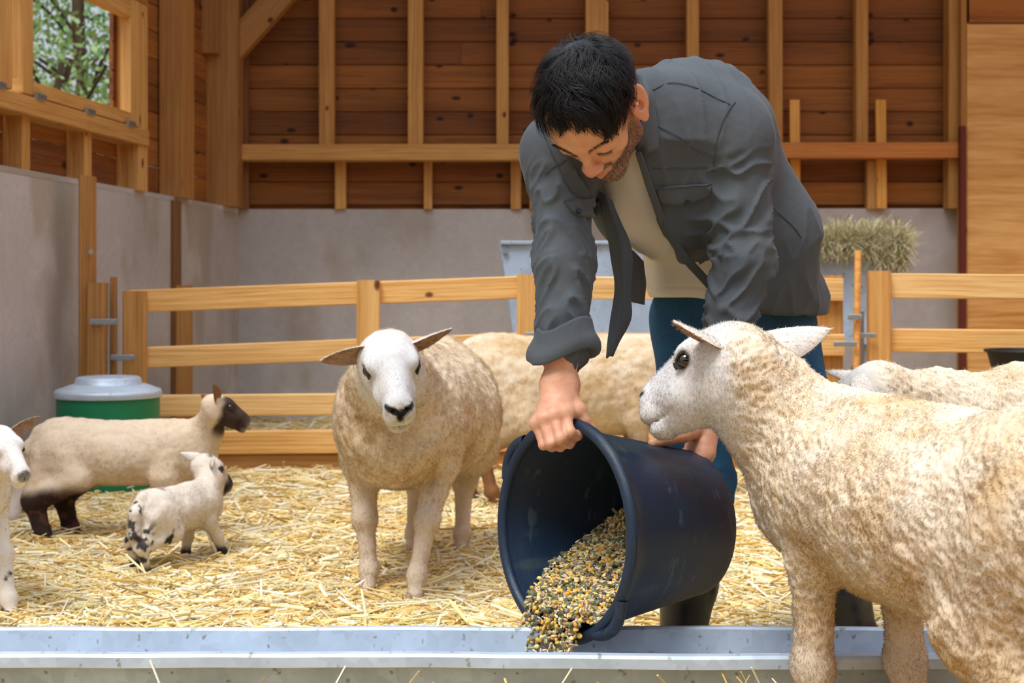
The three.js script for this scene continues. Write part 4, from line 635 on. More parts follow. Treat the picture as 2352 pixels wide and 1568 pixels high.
// ---- lambs
const DK = [0.030, 0.014, 0.010];
seed(540);
sheep({ name: 'lamb', category: 'lamb', label: 'half grown lamb with dark brown face and legs beside green bin', at: V(-1.345, 0.012, -5.02), turn: turnOf(1, 0.04), size: 0.645, girth: 0.84, yb: 0.50, cell: 0.006, hairs: 40000, hairLen: 0.006, wool: 0.5, leg: 1.55, neck: 0.85,
  head: { world: { pos: [-1.038, 0.507, -4.949], fwd: [0.885, -0.30, -0.36], up: [0.20, 0.95, -0.24] }, size: 0.62, len: 0.9, wid: 1.05, bend: [0.42, 0.62, 0.0] }, feet: { hr: [-0.44, 0, 0.11], hl: [-0.36, 0, -0.1] }, hock: 1.0,
  tail: [[-0.50, 0.60, 0], [-0.555, 0.52, 0.01], [-0.55, 0.40, 0.01]], tailR: [0.03, 0.026, 0.018],
  ears: { r: { world: [0.05, 0.75, 0.66], faceWorld: [0.9, 0.0, 0.4], len: 0.13, wid: 0.04 }, l: { dir: [-0.5, 0.3, -1], len: 0.12 } }, earPaint: (i, t, n) => i ? [0.42, 0.20, 0.08] : mixc([0.50, 0.28, 0.13], [0.10, 0.05, 0.03], sstep(0.3, 1.0, t + n)),
  paint: (q) => { let c = mixc([0.78, 0.65, 0.49], [0.66, 0.49, 0.32], clamp(0.35 + 1.2 * q.n + 0.5 * q.n2)); c = mixc(c, [0.30, 0.22, 0.16], 0.5 * sstep(0.12, 0.4, q.n + 0.5 * q.n2) * sstep(-0.1, -0.4, q.x)); c = mixc(c, q.n2 > 0.1 ? [0.10, 0.035, 0.02] : DK, sstep(0.34, 0.25, q.y + 0.10 * q.n)); const fc = sstep(0.02, 0.06, q.h[0] + 0.03 * q.n2) * q.hd; return mixc(c, mixc(DK, [0.07, 0.035, 0.02], clamp(0.5 + q.n2 * 2)), fc); } });
seed(550);
sheep({ name: 'lamb', category: 'lamb', label: 'small white lamb with black spots walking away in straw', at: V(-1.06, 0.012, -4.56), turn: turnOf(0.36, -0.93), size: 0.43, girth: 0.84, wide: 1.0, yb: 0.455, cell: 0.0045, hairs: 36000, hairLen: 0.005, wool: 0.5, leg: 1.15,
  head: { world: { pos: [-1.022, 0.325, -4.74], fwd: [0.74, -0.52, -0.42], up: [0.42, 0.86, -0.27] }, size: 0.58, len: 0.82, wid: 1.05, bend: [0.38, 0.60, 0.01] }, feet: { hl: [-0.36, 0, -0.14], hr: [-0.50, 0, 0.05], fr: [0.36, 0, 0.14], fl: [0.22, 0, -0.1] },
  tail: [[-0.48, 0.60, 0], [-0.575, 0.50, 0.0], [-0.59, 0.34, 0.01], [-0.57, 0.24, 0.015]], tailR: [0.018, 0.018, 0.017, 0.010],
  ears: { l: { world: [-0.92, 0.22, -0.3], faceWorld: [0, -0.3, -1], len: 0.17, wid: 0.036 }, r: { world: [0.35, -0.15, 0.9], faceWorld: [0.8, -0.3, 0.3], len: 0.12, wid: 0.034 } }, hoofMat: new THREE.MeshStandardMaterial({ color: 0x0c0a0a, roughness: 0.6 }),
  paint: (q) => { let c = mixc([0.80, 0.72, 0.62], [0.66, 0.54, 0.42], clamp(0.25 + q.n + 0.4 * q.n2)); const spot = sstep(0.04, 0.16, q.n2 + 0.4 * q.n) * sstep(0.46, 0.36, q.y) * sstep(-0.2, -0.34, q.x); c = mixc(c, [0.035, 0.03, 0.03], spot); c = mixc(c, [0.02, 0.018, 0.018], sstep(0.16, 0.10, q.y + 0.05 * q.n)); if (q.x < -0.55) c = mixc(c, [0.06, 0.05, 0.05], sstep(0.0, 0.15, q.n3 * 0.5 + q.n2)); c = mixc(c, [0.30, 0.22, 0.18], 0.8 * sstep(0.05, 0.03, Math.hypot(q.x + 0.30, q.z - 0.02)) * sstep(0.54, 0.56, q.y)); const [a, b, z] = q.h; const fc = sstep(0.03, 0.10, a) * q.hd; c = mixc(c, [0.50, 0.34, 0.20], fc * 0.7); c = mixc(c, [0.025, 0.02, 0.02], q.hd * Math.max(sstep(0.16, 0.20, a + 0.05 * q.n2), sstep(0.035, 0.02, Math.hypot(a - 0.09, b - 0.01, Math.abs(z) - 0.05)), 0.9 * sstep(0.035, 0.02, Math.hypot(a + 0.02, b - 0.05, z - 0.02)))); return c; } });
seed(560);
sheep({ name: 'lamb', category: 'lamb', label: 'white lamb cut off by left edge with its face towards us', at: V(-1.60, 0.012, -4.02), turn: turnOf(0.62, 0.78), size: 0.72, girth: 0.92, yb: 0.53, cell: 0.006, hairs: 40000, hairLen: 0.006, wool: 0.5, leg: 1.05,
  head: { world: { pos: [-1.345, 0.510, -3.72], fwd: [0.70, -0.42, 0.57], up: [0.20, 0.90, 0.36] }, size: 0.66, len: 0.88, wid: 1.05 }, feet: { fl: [0.395, 0, -0.115], fr: [0.25, 0, 0.12] },
  ears: { l: { dir: [-0.1, 0.25, -1], face: [1, 0.1, 0], len: 0.15, wid: 0.034 }, r: { dir: [-0.1, 0.2, 1] } },
  paint: (q) => { let c = mixc([0.80, 0.74, 0.66], [0.68, 0.56, 0.46], clamp(0.2 + q.n + 0.4 * q.n2)); c = mixc(c, [0.03, 0.025, 0.025], sstep(0.22, 0.36, q.n2 + 0.3 * q.n) * sstep(0.4, 0.3, q.y)); const [a, b, z] = q.h; c = mixc(c, [0.84, 0.80, 0.76], q.hd); c = mixc(c, [0.03, 0.025, 0.025], q.hd * Math.max(sstep(0.032, 0.022, Math.hypot((a - 0.252) * 0.8, b + 0.04, z)), 0.35 * sstep(0.1, 0.3, q.n2 + 0.4 * q.n3) * sstep(0.14, 0.2, a))); return c; } });
seed(570);
sheep({ name: 'lamb', category: 'lamb', label: 'pale lamb lying in straw behind the dark faced lamb', at: V(-1.97, 0.01, -5.62), turn: turnOf(-0.13, 1), size: 0.66, girth: 0.95, yb: 0.235, lying: true, cell: 0.009, hairs: 16000, hairLen: 0.006, wool: 0.5,
  head: { pos: [0.52, 0.40, 0.0], fwd: [0.9, -0.3, 0.2], size: 0.95 }, extra: [(f, v) => { for (const s of [-1, 1]) { f.chain([v(-0.32, 0.2, 0.12 * s), v(-0.12, 0.10, 0.19 * s), v(-0.34, 0.04, 0.2 * s)], [0.07, 0.04, 0.02], 0.03); f.chain([v(0.24, 0.16, 0.12 * s), v(0.36, 0.05, 0.15 * s), v(0.20, 0.03, 0.16 * s)], [0.05, 0.026, 0.018], 0.03); } }], paint: (q) => mixc([0.66, 0.58, 0.50], [0.50, 0.42, 0.34], clamp(0.4 + q.n)) });
// ================================================================ the man
seed(700);
const man = thing('person', 'man in dark grey overshirt and jeans bending to pour the bucket', 'person', V(0.58, 0, -3.28));
M.skin = new THREE.MeshPhysicalMaterial({ vertexColors: true, roughness: 0.52, sheen: 0.3, sheenColor: new THREE.Color(0.9, 0.5, 0.35), sheenRoughness: 0.5 });
M.shirt = new THREE.MeshPhysicalMaterial({ vertexColors: true, roughness: 0.9, sheen: 0.25, sheenColor: new THREE.Color(0.5, 0.6, 0.7), sheenRoughness: 0.6 });
M.tee = new THREE.MeshStandardMaterial({ color: 0xd9d3c6, roughness: 0.95 });
M.denim = new THREE.MeshStandardMaterial({ vertexColors: true, roughness: 0.9 });
M.boot = new THREE.MeshStandardMaterial({ color: 0x1a1d26, roughness: 0.35 });
M.hair = new THREE.MeshPhysicalMaterial({ color: 0x0b0809, roughness: 0.5, specularIntensity: 0.55, sheen: 0.05, sheenColor: new THREE.Color(0.3, 0.35, 0.45), sheenRoughness: 0.4 });
M.thread = new THREE.MeshStandardMaterial({ color: 0x3b4248, roughness: 0.9 });
const J = { // joints, surveyed: direction and distance from the camera
  hipR: W(1592, 730, 3.32), hipL: W(1775, 735, 3.36), kneeR: W(1602, 1115, 3.22), kneeL: W(1872, 1115, 3.28), ankR: W(1566, 1485, 3.28), ankL: W(1968, 1485, 3.32),
  pel: W(1676, 735, 3.34), waist: W(1640, 600, 3.24), chest: W(1545, 420, 3.08), upper: W(1500, 330, 3.0), hump: W(1565, 270, 3.08), c7: W(1475, 230, 2.93),
  shR: W(1284, 352, 2.90), elR: W(1296, 600, 2.80), wrR: W(1288, 890, 2.74), shL: W(1672, 315, 3.0), elL: W(1706, 600, 2.96), wrL: W(1622, 955, 2.93),
};
const HD = { p: V(0.1546, 1.2488, -2.7176), x: V(0.879, 0.006, 0.477).normalize(), y: V(-0.45, 0.345, 0.824).normalize(), s: 1.03 };
HD.z = HD.x.clone().cross(HD.y).normalize(); HD.y = HD.z.clone().cross(HD.x).normalize();
const hd = (x, y, z) => HD.p.clone().addScaledVector(HD.x, x * HD.s).addScaledVector(HD.y, y * HD.s).addScaledVector(HD.z, z * HD.s);
const hdl = (x, y, z) => { const a = x - HD.p.x, b = y - HD.p.y, c = z - HD.p.z; return [(a * HD.x.x + b * HD.x.y + c * HD.x.z) / HD.s, (a * HD.y.x + b * HD.y.y + c * HD.y.z) / HD.s, (a * HD.z.x + b * HD.z.y + c * HD.z.z) / HD.s]; };
const HX = [HD.x, HD.y, HD.z];
// ---- head
const fHead = new Field();
{
  const f = fHead, s = HD.s, el = (x, y, z, r, k, op) => f.ell(hd(x, y, z), r.map((q) => q * s), k, HX, op), cn = (a, b, ra, rb, k, op) => f.cone(hd(...a), hd(...b), ra * s, rb * s, k, op);
  el(0, 0.032, -0.014, [0.077, 0.083, 0.097], 0.02); el(0, 0.03, 0.04, [0.066, 0.062, 0.052], 0.03);
  el(0, -0.035, 0.04, [0.058, 0.062, 0.052], 0.025); cn([0, -0.06, 0.055], [0, -0.098, 0.068], 0.036, 0.026, 0.02); el(0, -0.104, 0.078, [0.022, 0.016, 0.017], 0.014);
  for (const q of [-1, 1]) {
    cn([q * 0.058, -0.03, 0.0], [q * 0.052, -0.07, 0.015], 0.02, 0.016, 0.025); cn([q * 0.052, -0.07, 0.015], [q * 0.016, -0.102, 0.07], 0.016, 0.016, 0.02);
    el(q * 0.045, -0.018, 0.058, [0.024, 0.018, 0.022], 0.02); cn([q * 0.012, 0.020, 0.088], [q * 0.05, 0.024, 0.070], 0.0085, 0.008, 0.018);
    el(q * 0.033, 0.000, 0.099, [0.018, 0.012, 0.014], 0.012, -1); el(q * 0.033, 0.000, 0.0765, [0.0165, 0.012, 0.0135], 0.005);
    f.ell(hd(q * 0.0125, -0.036, 0.102), [0.0095 * s, 0.0085 * s, 0.012 * s], 0.006, HX); f.ell(hd(q * 0.008, -0.0425, 0.106), [0.0035 * s, 0.003 * s, 0.006 * s], 0.003, HX, -1);
    // ear
    const ey = HD.y.clone().addScaledVector(HD.z, -0.65).normalize(), ex0 = HD.x.clone().multiplyScalar(q * 0.75).addScaledVector(HD.z, 0.35).addScaledVector(HD.y, 0.3); ex0.addScaledVector(ey, -ex0.dot(ey)).normalize(); const ex = [ex0, ey, ex0.clone().cross(ey)];
    const ec = hd(q * 0.090, -0.002, -0.010), eo = (u, v, w) => ec.clone().addScaledVector(ex[0], u * s).addScaledVector(ex[1], v * s).addScaledVector(ex[2], w * s); f.ell(ec, [0.0075 * s, 0.036 * s, 0.021 * s], 0.008, ex); f.ell(eo(0, -0.032, -0.004 * q), [0.006 * s, 0.012 * s, 0.009 * s], 0.006, ex);
    f.ell(eo(0.007, 0.006, 0), [0.0055 * s, 0.024 * s, 0.013 * s], 0.003, ex, -1); f.ell(eo(0.003, -0.006, 0), [0.009 * s, 0.011 * s, 0.0065 * s], 0.003, ex, -1);
  }
  cn([0, 0.016, 0.089], [0, -0.028, 0.109], 0.0085, 0.0105, 0.012); f.ball(hd(0, -0.032, 0.112), 0.0115 * s, 0.008); cn([0, -0.045, 0.098], [0, -0.056, 0.094], 0.008, 0.012, 0.012);
  // lips
  for (const q of [-1, 1]) { cn([0, -0.0595, 0.1035], [q * 0.024, -0.064, 0.088], 0.0052, 0.0035, 0.004); cn([0, -0.0715, 0.1015], [q * 0.020, -0.0685, 0.089], 0.0062, 0.0035, 0.004); }
  f.ell(hd(0, -0.0657, 0.107), [0.027 * s, 0.0013 * s, 0.010 * s], 0.003, HX, -1);
  // neck into the collar
  f.chain([hd(0, -0.035, -0.025), J.c7.clone().lerp(J.upper, 0.35).add(V(-0.025, -0.03, -0.01)), J.upper.clone().add(V(-0.02, -0.02, -0.02))], [0.056, 0.058, 0.07], 0.03);
}
const faceCol = (x, y, z) => {
    const [a, b, c] = hdl(x, y, z), n = fbm(x * 50, y * 50, z * 50, 3), nf = N3(x * 900, y * 900, z * 900); let k = mixc([0.66, 0.345, 0.185], [0.56, 0.265, 0.14], clamp(0.4 + n));
    k = mixc(k, [0.60, 0.20, 0.13], 0.65 * Math.exp(-(((b + 0.028) / 0.016) ** 2) - ((a / 0.018) ** 2)) * sstep(0.09, 0.105, c));          // nose
    if (Math.abs(a) > 0.07 && c < 0.03) k = mixc(k, [0.66, 0.25, 0.16], 0.5);                                                            // ears
    const lip = sstep(0.0095, 0.006, Math.abs(b + 0.0655)) * sstep(0.027, 0.022, Math.abs(a)) * sstep(0.086, 0.092, c); k = mixc(k, [0.52, 0.20, 0.14], lip * 0.8);
    // beard and moustache
    const cheek = lerp(0.0, -0.052, sstep(-0.005, 0.085, c)), jaw = sstep(cheek + 0.006, cheek - 0.014, b) * sstep(-0.035, -0.01, c), mous = sstep(0.010, 0.006, Math.abs(b + 0.052)) * sstep(0.034, 0.026, Math.abs(a)) * sstep(0.078, 0.086, c), soul = 0;
    const bd = sstep(0.080, 0.072, Math.abs(a)) * clamp(Math.max(jaw * (c < -0.04 ? 0 : 1), mous) * (1 - lip)); k = mixc(k, [0.030, 0.020, 0.016], bd * clamp(0.72 + 0.5 * nf));
    const lid = Math.exp(-(((Math.abs(a) - 0.033) / 0.016) ** 2) - (((b + 0.009) / 0.0028) ** 2)) * sstep(0.06, 0.07, c); k = mixc(k, [0.06, 0.03, 0.02], lid);
    return k;
  };
// ---- hands
function finger(f, pts, r) { f.chain(pts, r, 0.006); }
const fHandR = new Field(), fHandL = new Field();
const nails = [];
{
  const f = fHandR, w = (x, y, d) => W(x, y, d);
  f.chain([J.elR.clone().lerp(J.wrR, 0.35), w(1290, 800, 2.745), w(1286, 885, 2.735), w(1284, 905, 2.73)], [0.034, 0.0345, 0.0285, 0.029], 0.02); f.cone(w(1268, 885, 2.735), w(1302, 885, 2.735), 0.022, 0.022, 0.02);
  // back of the hand: wrist to the four knuckles
  const K = [w(1297, 950, 2.690), w(1272, 954, 2.680), w(1249, 962, 2.684), w(1233, 974, 2.694)], wr = [w(1300, 908, 2.725), w(1288, 908, 2.722), w(1276, 910, 2.722), w(1266, 912, 2.725)];
  K.forEach((k, i) => f.cone(wr[i], k, 0.0165, 0.0125, 0.018)); K.forEach((k) => f.ball(k.clone().add(V(0, 0.002, 0.003)), 0.0128, 0.008));
  const PIP = [w(1309, 992, 2.664), w(1286, 1007, 2.656), w(1264, 1018, 2.660), w(1248, 1022, 2.672)], DIP = [w(1326, 1000, 2.684), w(1308, 1018, 2.680), w(1287, 1026, 2.682), w(1268, 1027, 2.690)], TIP = [w(1334, 990, 2.700), w(1318, 1008, 2.697), w(1298, 1015, 2.700), w(1280, 1016, 2.706)], r = [0.0098, 0.0100, 0.0094, 0.0084];
  K.forEach((k, i) => finger(f, [k, PIP[i], DIP[i], TIP[i]], [r[i] * 1.15, r[i], r[i] * 0.92, r[i] * 0.82]));
  finger(f, [w(1310, 915, 2.722), w(1327, 942, 2.715), w(1342, 966, 2.712), w(1361, 990, 2.716)], [0.017, 0.0135, 0.0112, 0.0092]); f.cone(w(1327, 942, 2.715), K[0], 0.010, 0.009, 0.02);
  nails.push([W(1354, 980, 2.704), W(1363, 993, 2.706), 0.0075]);
}
{
  const f = fHandL, w = (x, y, d) => W(x, y, d);
  f.chain([J.elL.clone().lerp(J.wrL, 0.4), w(1635, 930, 2.935), w(1620, 975, 2.925)], [0.034, 0.032, 0.030], 0.02); f.cone(w(1604, 972, 2.925), w(1632, 972, 2.925), 0.022, 0.022, 0.02);
  const K = [w(1585, 1040, 2.915), w(1596, 1052, 2.90), w(1606, 1056, 2.885), w(1614, 1050, 2.87)];
  [w(1603, 985, 2.93), w(1610, 985, 2.92), w(1617, 985, 2.915), w(1623, 985, 2.91)].forEach((a, i) => f.cone(a, K[i], 0.018, 0.0135, 0.02));
  f.cone(w(1620, 1000, 2.90), w(1622, 1040, 2.88), 0.02, 0.018, 0.02);
  // thumb laid along the top of the bucket
  finger(f, [w(1600, 985, 2.89), w(1568, 1000, 2.855), w(1536, 1008, 2.825), w(1499, 1018, 2.80)], [0.019, 0.0145, 0.0118, 0.0095]);
  // index and the others go round behind the base
  finger(f, [K[0], w(1556, 1048, 2.925), w(1535, 1042, 2.93), w(1520, 1042, 2.93)], [0.0125, 0.0105, 0.0098, 0.009]);
  finger(f, [K[1], w(1582, 1085, 2.925), w(1560, 1110, 2.945), w(1545, 1115, 2.95)], [0.0125, 0.0108, 0.0098, 0.009]);
  finger(f, [K[2], w(1604, 1090, 2.91), w(1596, 1115, 2.935), w(1580, 1128, 2.95)], [0.012, 0.0105, 0.0095, 0.0085]); finger(f, [K[3], w(1617, 1082, 2.895), w(1612, 1105, 2.92), w(1600, 1118, 2.94)], [0.011, 0.0095, 0.0085, 0.0078]);
}
const handCol = (x, y, z) => { const n = fbm(x * 40, y * 40, z * 40, 3), m = fbm(x * 140, y * 140, z * 140, 2); return mixc([0.68, 0.36, 0.22], [0.56, 0.24, 0.14], clamp(0.35 + 1.1 * n + 0.3 * m)); };
let bodyGeo;
{ // head, neck, trunk, arms and hands as one surface
  const f = new Field(); f.p.push(...fHead.p, ...fHandR.p, ...fHandL.p);
  f.cone(J.upper.clone().add(V(0, -0.02, -0.03)), J.chest, 0.075, 0.09, 0.03); f.cone(J.chest, J.waist, 0.09, 0.085, 0.03); f.cone(J.upper, J.shR, 0.045, 0.042, 0.03); f.cone(J.upper, J.shL, 0.045, 0.045, 0.03);
  f.chain([J.shR, J.elR, W(1291, 740, 2.76)], [0.040, 0.030, 0.030], 0.02); f.chain([J.shL, J.elL, W(1660, 800, 2.95)], [0.042, 0.032, 0.032], 0.02);
  const g = meshField(f, 0.0028); displace(g, (x, y, z) => 0.0007 * fbm(x * 115, y * 115, z * 115, 2)); bodyGeo = paint(g, (x, y, z) => y > 1.06 ? faceCol(x, y, z) : handCol(x, y, z));
}
const bodyPos = bodyGeo.attributes.position.clone(); wpart('body', bodyGeo, M.skin, man);
for (const [a, b, w] of nails) { const m = board('fingernail', a, b, w * 1.5, 0.0025, V(0.3, 0.6, 0.6), M.nail ??= new THREE.MeshStandardMaterial({ color: 0xe8b6a0, roughness: 0.35 }), man, 0.001); }
// ---- T-shirt
const LAT = J.shL.clone().sub(J.shR).normalize(), TRUNK = J.c7.clone().sub(J.pel).normalize();
const frame = (lat, up) => { const y = up.clone().normalize(), x = lat.clone().addScaledVector(y, -lat.dot(y)).normalize(); return [x, y, x.clone().cross(y)]; };
const FR = { pel: frame(V(1, 0.0, -0.08), V(-0.1, 1, 0.15)), waist: frame(V(1, 0.02, -0.1), V(-0.35, 0.8, 0.45)), chest: frame(LAT, V(-0.3, 0.75, 0.55)), upper: frame(LAT, V(-0.25, 0.6, 0.7)) };
const fTee = new Field();
fTee.ell(J.pel.clone().add(V(0, 0.06, 0.02)), [0.165, 0.10, 0.125], 0.05, FR.pel).ell(J.waist, [0.165, 0.16, 0.12], 0.06, FR.waist).ell(J.chest, [0.175, 0.17, 0.125], 0.06, FR.chest).ell(J.upper, [0.13, 0.13, 0.10], 0.06, FR.upper);
fTee.fn((x, y, z) => y - (0.885 + 0.02 * (x - 0.5)) , V(0.5, 0.4, -3.3), 0.6, 0.004, -1).p.at(-1).f = (x, y, z) => y - 0.888;
{
  const g = meshField(fTee, 0.006, V(-0.1, 0.86, -3.6), V(0.9, 1.5, -2.7)); const hem = (y) => sstep(0.90, 0.893, y);
  displace(g, (x, y, z) => { const q = V(x, y, z).sub(J.waist), a = q.dot(FR.waist[0]), b = q.dot(FR.waist[1]); return 0.007 * N3(a * 7 + b * 7, b * 3, 2) + 0.006 * Math.pow(1 - Math.abs(N3(a * 9 - b * 6, b * 4 + 3, 5)), 4) + (y < 0.912 && y > 0.907 ? -0.002 : 0); });
  wpart('t_shirt', g, M.tee, man, 'off white cotton T-shirt');
}
// ---- overshirt: trunk, sleeves, tails; open down the front
const fShirt = new Field();
{
  const f = fShirt;
  f.ell(J.pel.clone().add(V(0.05, 0.03, -0.03)), [0.185, 0.17, 0.155], 0.06, FR.pel).ell(J.waist.clone().add(V(0.04, 0, -0.03)), [0.195, 0.17, 0.145], 0.07, FR.waist).ell(J.chest.clone().add(V(0.02, 0, 0)), [0.205, 0.17, 0.15], 0.07, FR.chest).ell(J.upper, [0.165, 0.13, 0.12], 0.06, FR.upper).ell(J.hump, [0.155, 0.125, 0.125], 0.07, frame(LAT, V(-0.2, 0.7, 0.6)));
  f.cone(J.c7, J.shL, 0.062, 0.075, 0.06).cone(J.upper.clone().lerp(J.shR, 0.35), J.shR, 0.085, 0.07, 0.06).ell(J.shL, [0.085, 0.085, 0.085], 0.05).ell(J.shR.clone().add(V(0.01, 0.0, 0)), [0.075, 0.08, 0.08], 0.05);
  // sleeves
  f.chain([J.shR, J.elR, W(1293, 800, 2.757)], [0.066, 0.055, 0.049], 0.03); f.chain([J.shL.clone().add(V(0.005, -0.03, 0.01)), J.elL, W(1655, 845, 2.95)], [0.076, 0.060, 0.050], 0.03);
  // the tail over the hip
  f.cone(W(1780, 520, 3.22), W(1785, 690, 3.28), 0.09, 0.075, 0.06); f.cone(W(1640, 480, 3.2), W(1720, 660, 3.24), 0.10, 0.09, 0.06);
  f.cone(W(1655, 300, 3.16), W(1725, 500, 3.30), 0.115, 0.125, 0.07);
  // hem
  f.fn((x, y, z) => y - (0.848 + 0.25 * Math.max(0, 0.60 - x)), V(0.5, 0.3, -3.3), 0.6, 0.008, -1);
}
const sleeveKeep = (x, y, z) => { // inside a sleeve nothing is cut away
  let m = 1e3; for (const [a, b, r] of [[J.shR, J.elR, 0.085], [J.elR, J.wrR, 0.07], [J.shL, J.elL, 0.085], [J.elL, J.wrL, 0.075]]) { const p = V(x, y, z).sub(a), d = b.clone().sub(a), h = clamp(p.dot(d) / d.lengthSq()); m = Math.min(m, p.addScaledVector(d, -h).length() - r); } return m;
};
// the opening: a wedge between the two plackets, bounded by planes that stand on the chest
const planeOf = (a, b, dir) => { const n = b.clone().sub(a).cross(dir).normalize(); return { n, d: n.dot(a) }; };
const FRONT = FR.chest[2].clone();
const cutL = [[1352, 340, 2.9], [1385, 440, 2.93], [1425, 545, 2.97], [1452, 640, 3.02], [1462, 720, 3.06]].map((q) => W(...q)), cutR = [[1462, 345, 2.88], [1492, 445, 2.95], [1520, 520, 3.0], [1562, 590, 3.06], [1655, 700, 3.14]].map((q) => W(...q));
const TFRONT = V(0.0, -0.25, 1).normalize();
const pls = (pts, s) => pts.slice(0, -1).map((p, i) => { const q = planeOf(p, pts[i + 1], TFRONT); return { n: q.n.multiplyScalar(s), d: q.d * s, p, q: pts[i + 1] }; });
const sideOf = (pts) => (x, y, z) => { // signed distance across the placket line (positive to the right of it), taken at the same height
  let i = 0; while (i < pts.length - 2 && y < pts[i + 1].y) i++; const a = pts[i], b = pts[i + 1], t = (y - a.y) / (b.y - a.y), cx = lerp(a.x, b.x, t), cz = lerp(a.z, b.z, t); const zz = z - cz; return (x - (cx + 0.06 * zz)) * Math.abs(b.y - a.y) / Math.hypot(b.x - a.x, b.y - a.y);
};
const sL = sideOf(cutL), sR = sideOf(cutR);
fShirt.fn((x, y, z) => { const inside = Math.max(-sL(x, y, z), sR(x, y, z)), deep = (-3.06 - 0.62 * (1.2 - y)) - z, up = y - 1.26; return Math.max(inside, deep, up, -Math.min(sleeveKeep(x, y, z), 0.2)); }, V(0.35, 1.05, -2.95), 0.5, 0.006, -1);
const shirtCol = (x, y, z) => { const n = fbm(x * 9, y * 9, z * 9, 3), m = N3(x * 420, y * 420, z * 420); return mixc([0.058, 0.070, 0.080], [0.088, 0.102, 0.113], clamp(0.45 + 0.8 * n + 0.22 * m)); };
const armCoord = (x, y, z, A, B, Cc) => { const p = V(x, y, z); let best = null, run = 0; for (const [a, b] of [[A, B], [B, Cc]]) { const d = b.clone().sub(a), L = d.length(), h = clamp(p.clone().sub(a).dot(d) / d.lengthSq()), q = p.clone().sub(a).addScaledVector(d, -h), r = q.length(); if (!best || r < best.r) { d.normalize(); const e = V(0, 0, 1).addScaledVector(d, -d.z).normalize(), w = d.clone().cross(e); best = { r, t: run + h * L, a: Math.atan2(q.dot(w), q.dot(e)) }; } run += L; } return best; };
const ridge = (v, p) => Math.pow(1 - Math.min(1, Math.abs(v) * 2), p);
const shirtFolds = (x, y, z) => {
    const aR = armCoord(x, y, z, J.shR, J.elR, J.wrR), aL = armCoord(x, y, z, J.shL, J.elL, J.wrL), w = Math.max(0, 0);
    const fold = (c, sd) => { const wr = sstep(0.13, 0.085, c.r) * sstep(0.02, 0.10, c.t), tw = c.t * 22 + Math.sin(c.a + sd) * 1.4 + 0.8 * N3(c.t * 9, Math.cos(c.a) * 1.2, sd); return wr * (0.011 * ridge(N3(tw, Math.cos(c.a + sd) * 0.9, Math.sin(c.a) * 0.9 + sd), 2.2) - 0.0035 + 0.006 * N3(tw * 0.45, sd, 3)); };
    const fr = fold(aR, 1.3), fl = fold(aL, 4.1), near = Math.min(aR.r, aL.r), tr = sstep(0.075, 0.13, near), q = V(x, y, z).sub(J.chest), a = q.dot(FR.chest[0]), b = q.dot(FR.chest[1]);
    return (aR.r < aL.r ? fr : fl) + tr * (0.009 * ridge(N3(a * 5 + b * 3.0, b * 2.2 - a * 3, 7), 3) + 0.004 * ridge(N3(a * 13 - b * 6, b * 4 + a * 2, 12), 4) - 0.003 + 0.005 * N3(a * 4, b * 4, z * 4)) + 0.0012 * fbm(x * 60, y * 60, z * 60, 2);
  };
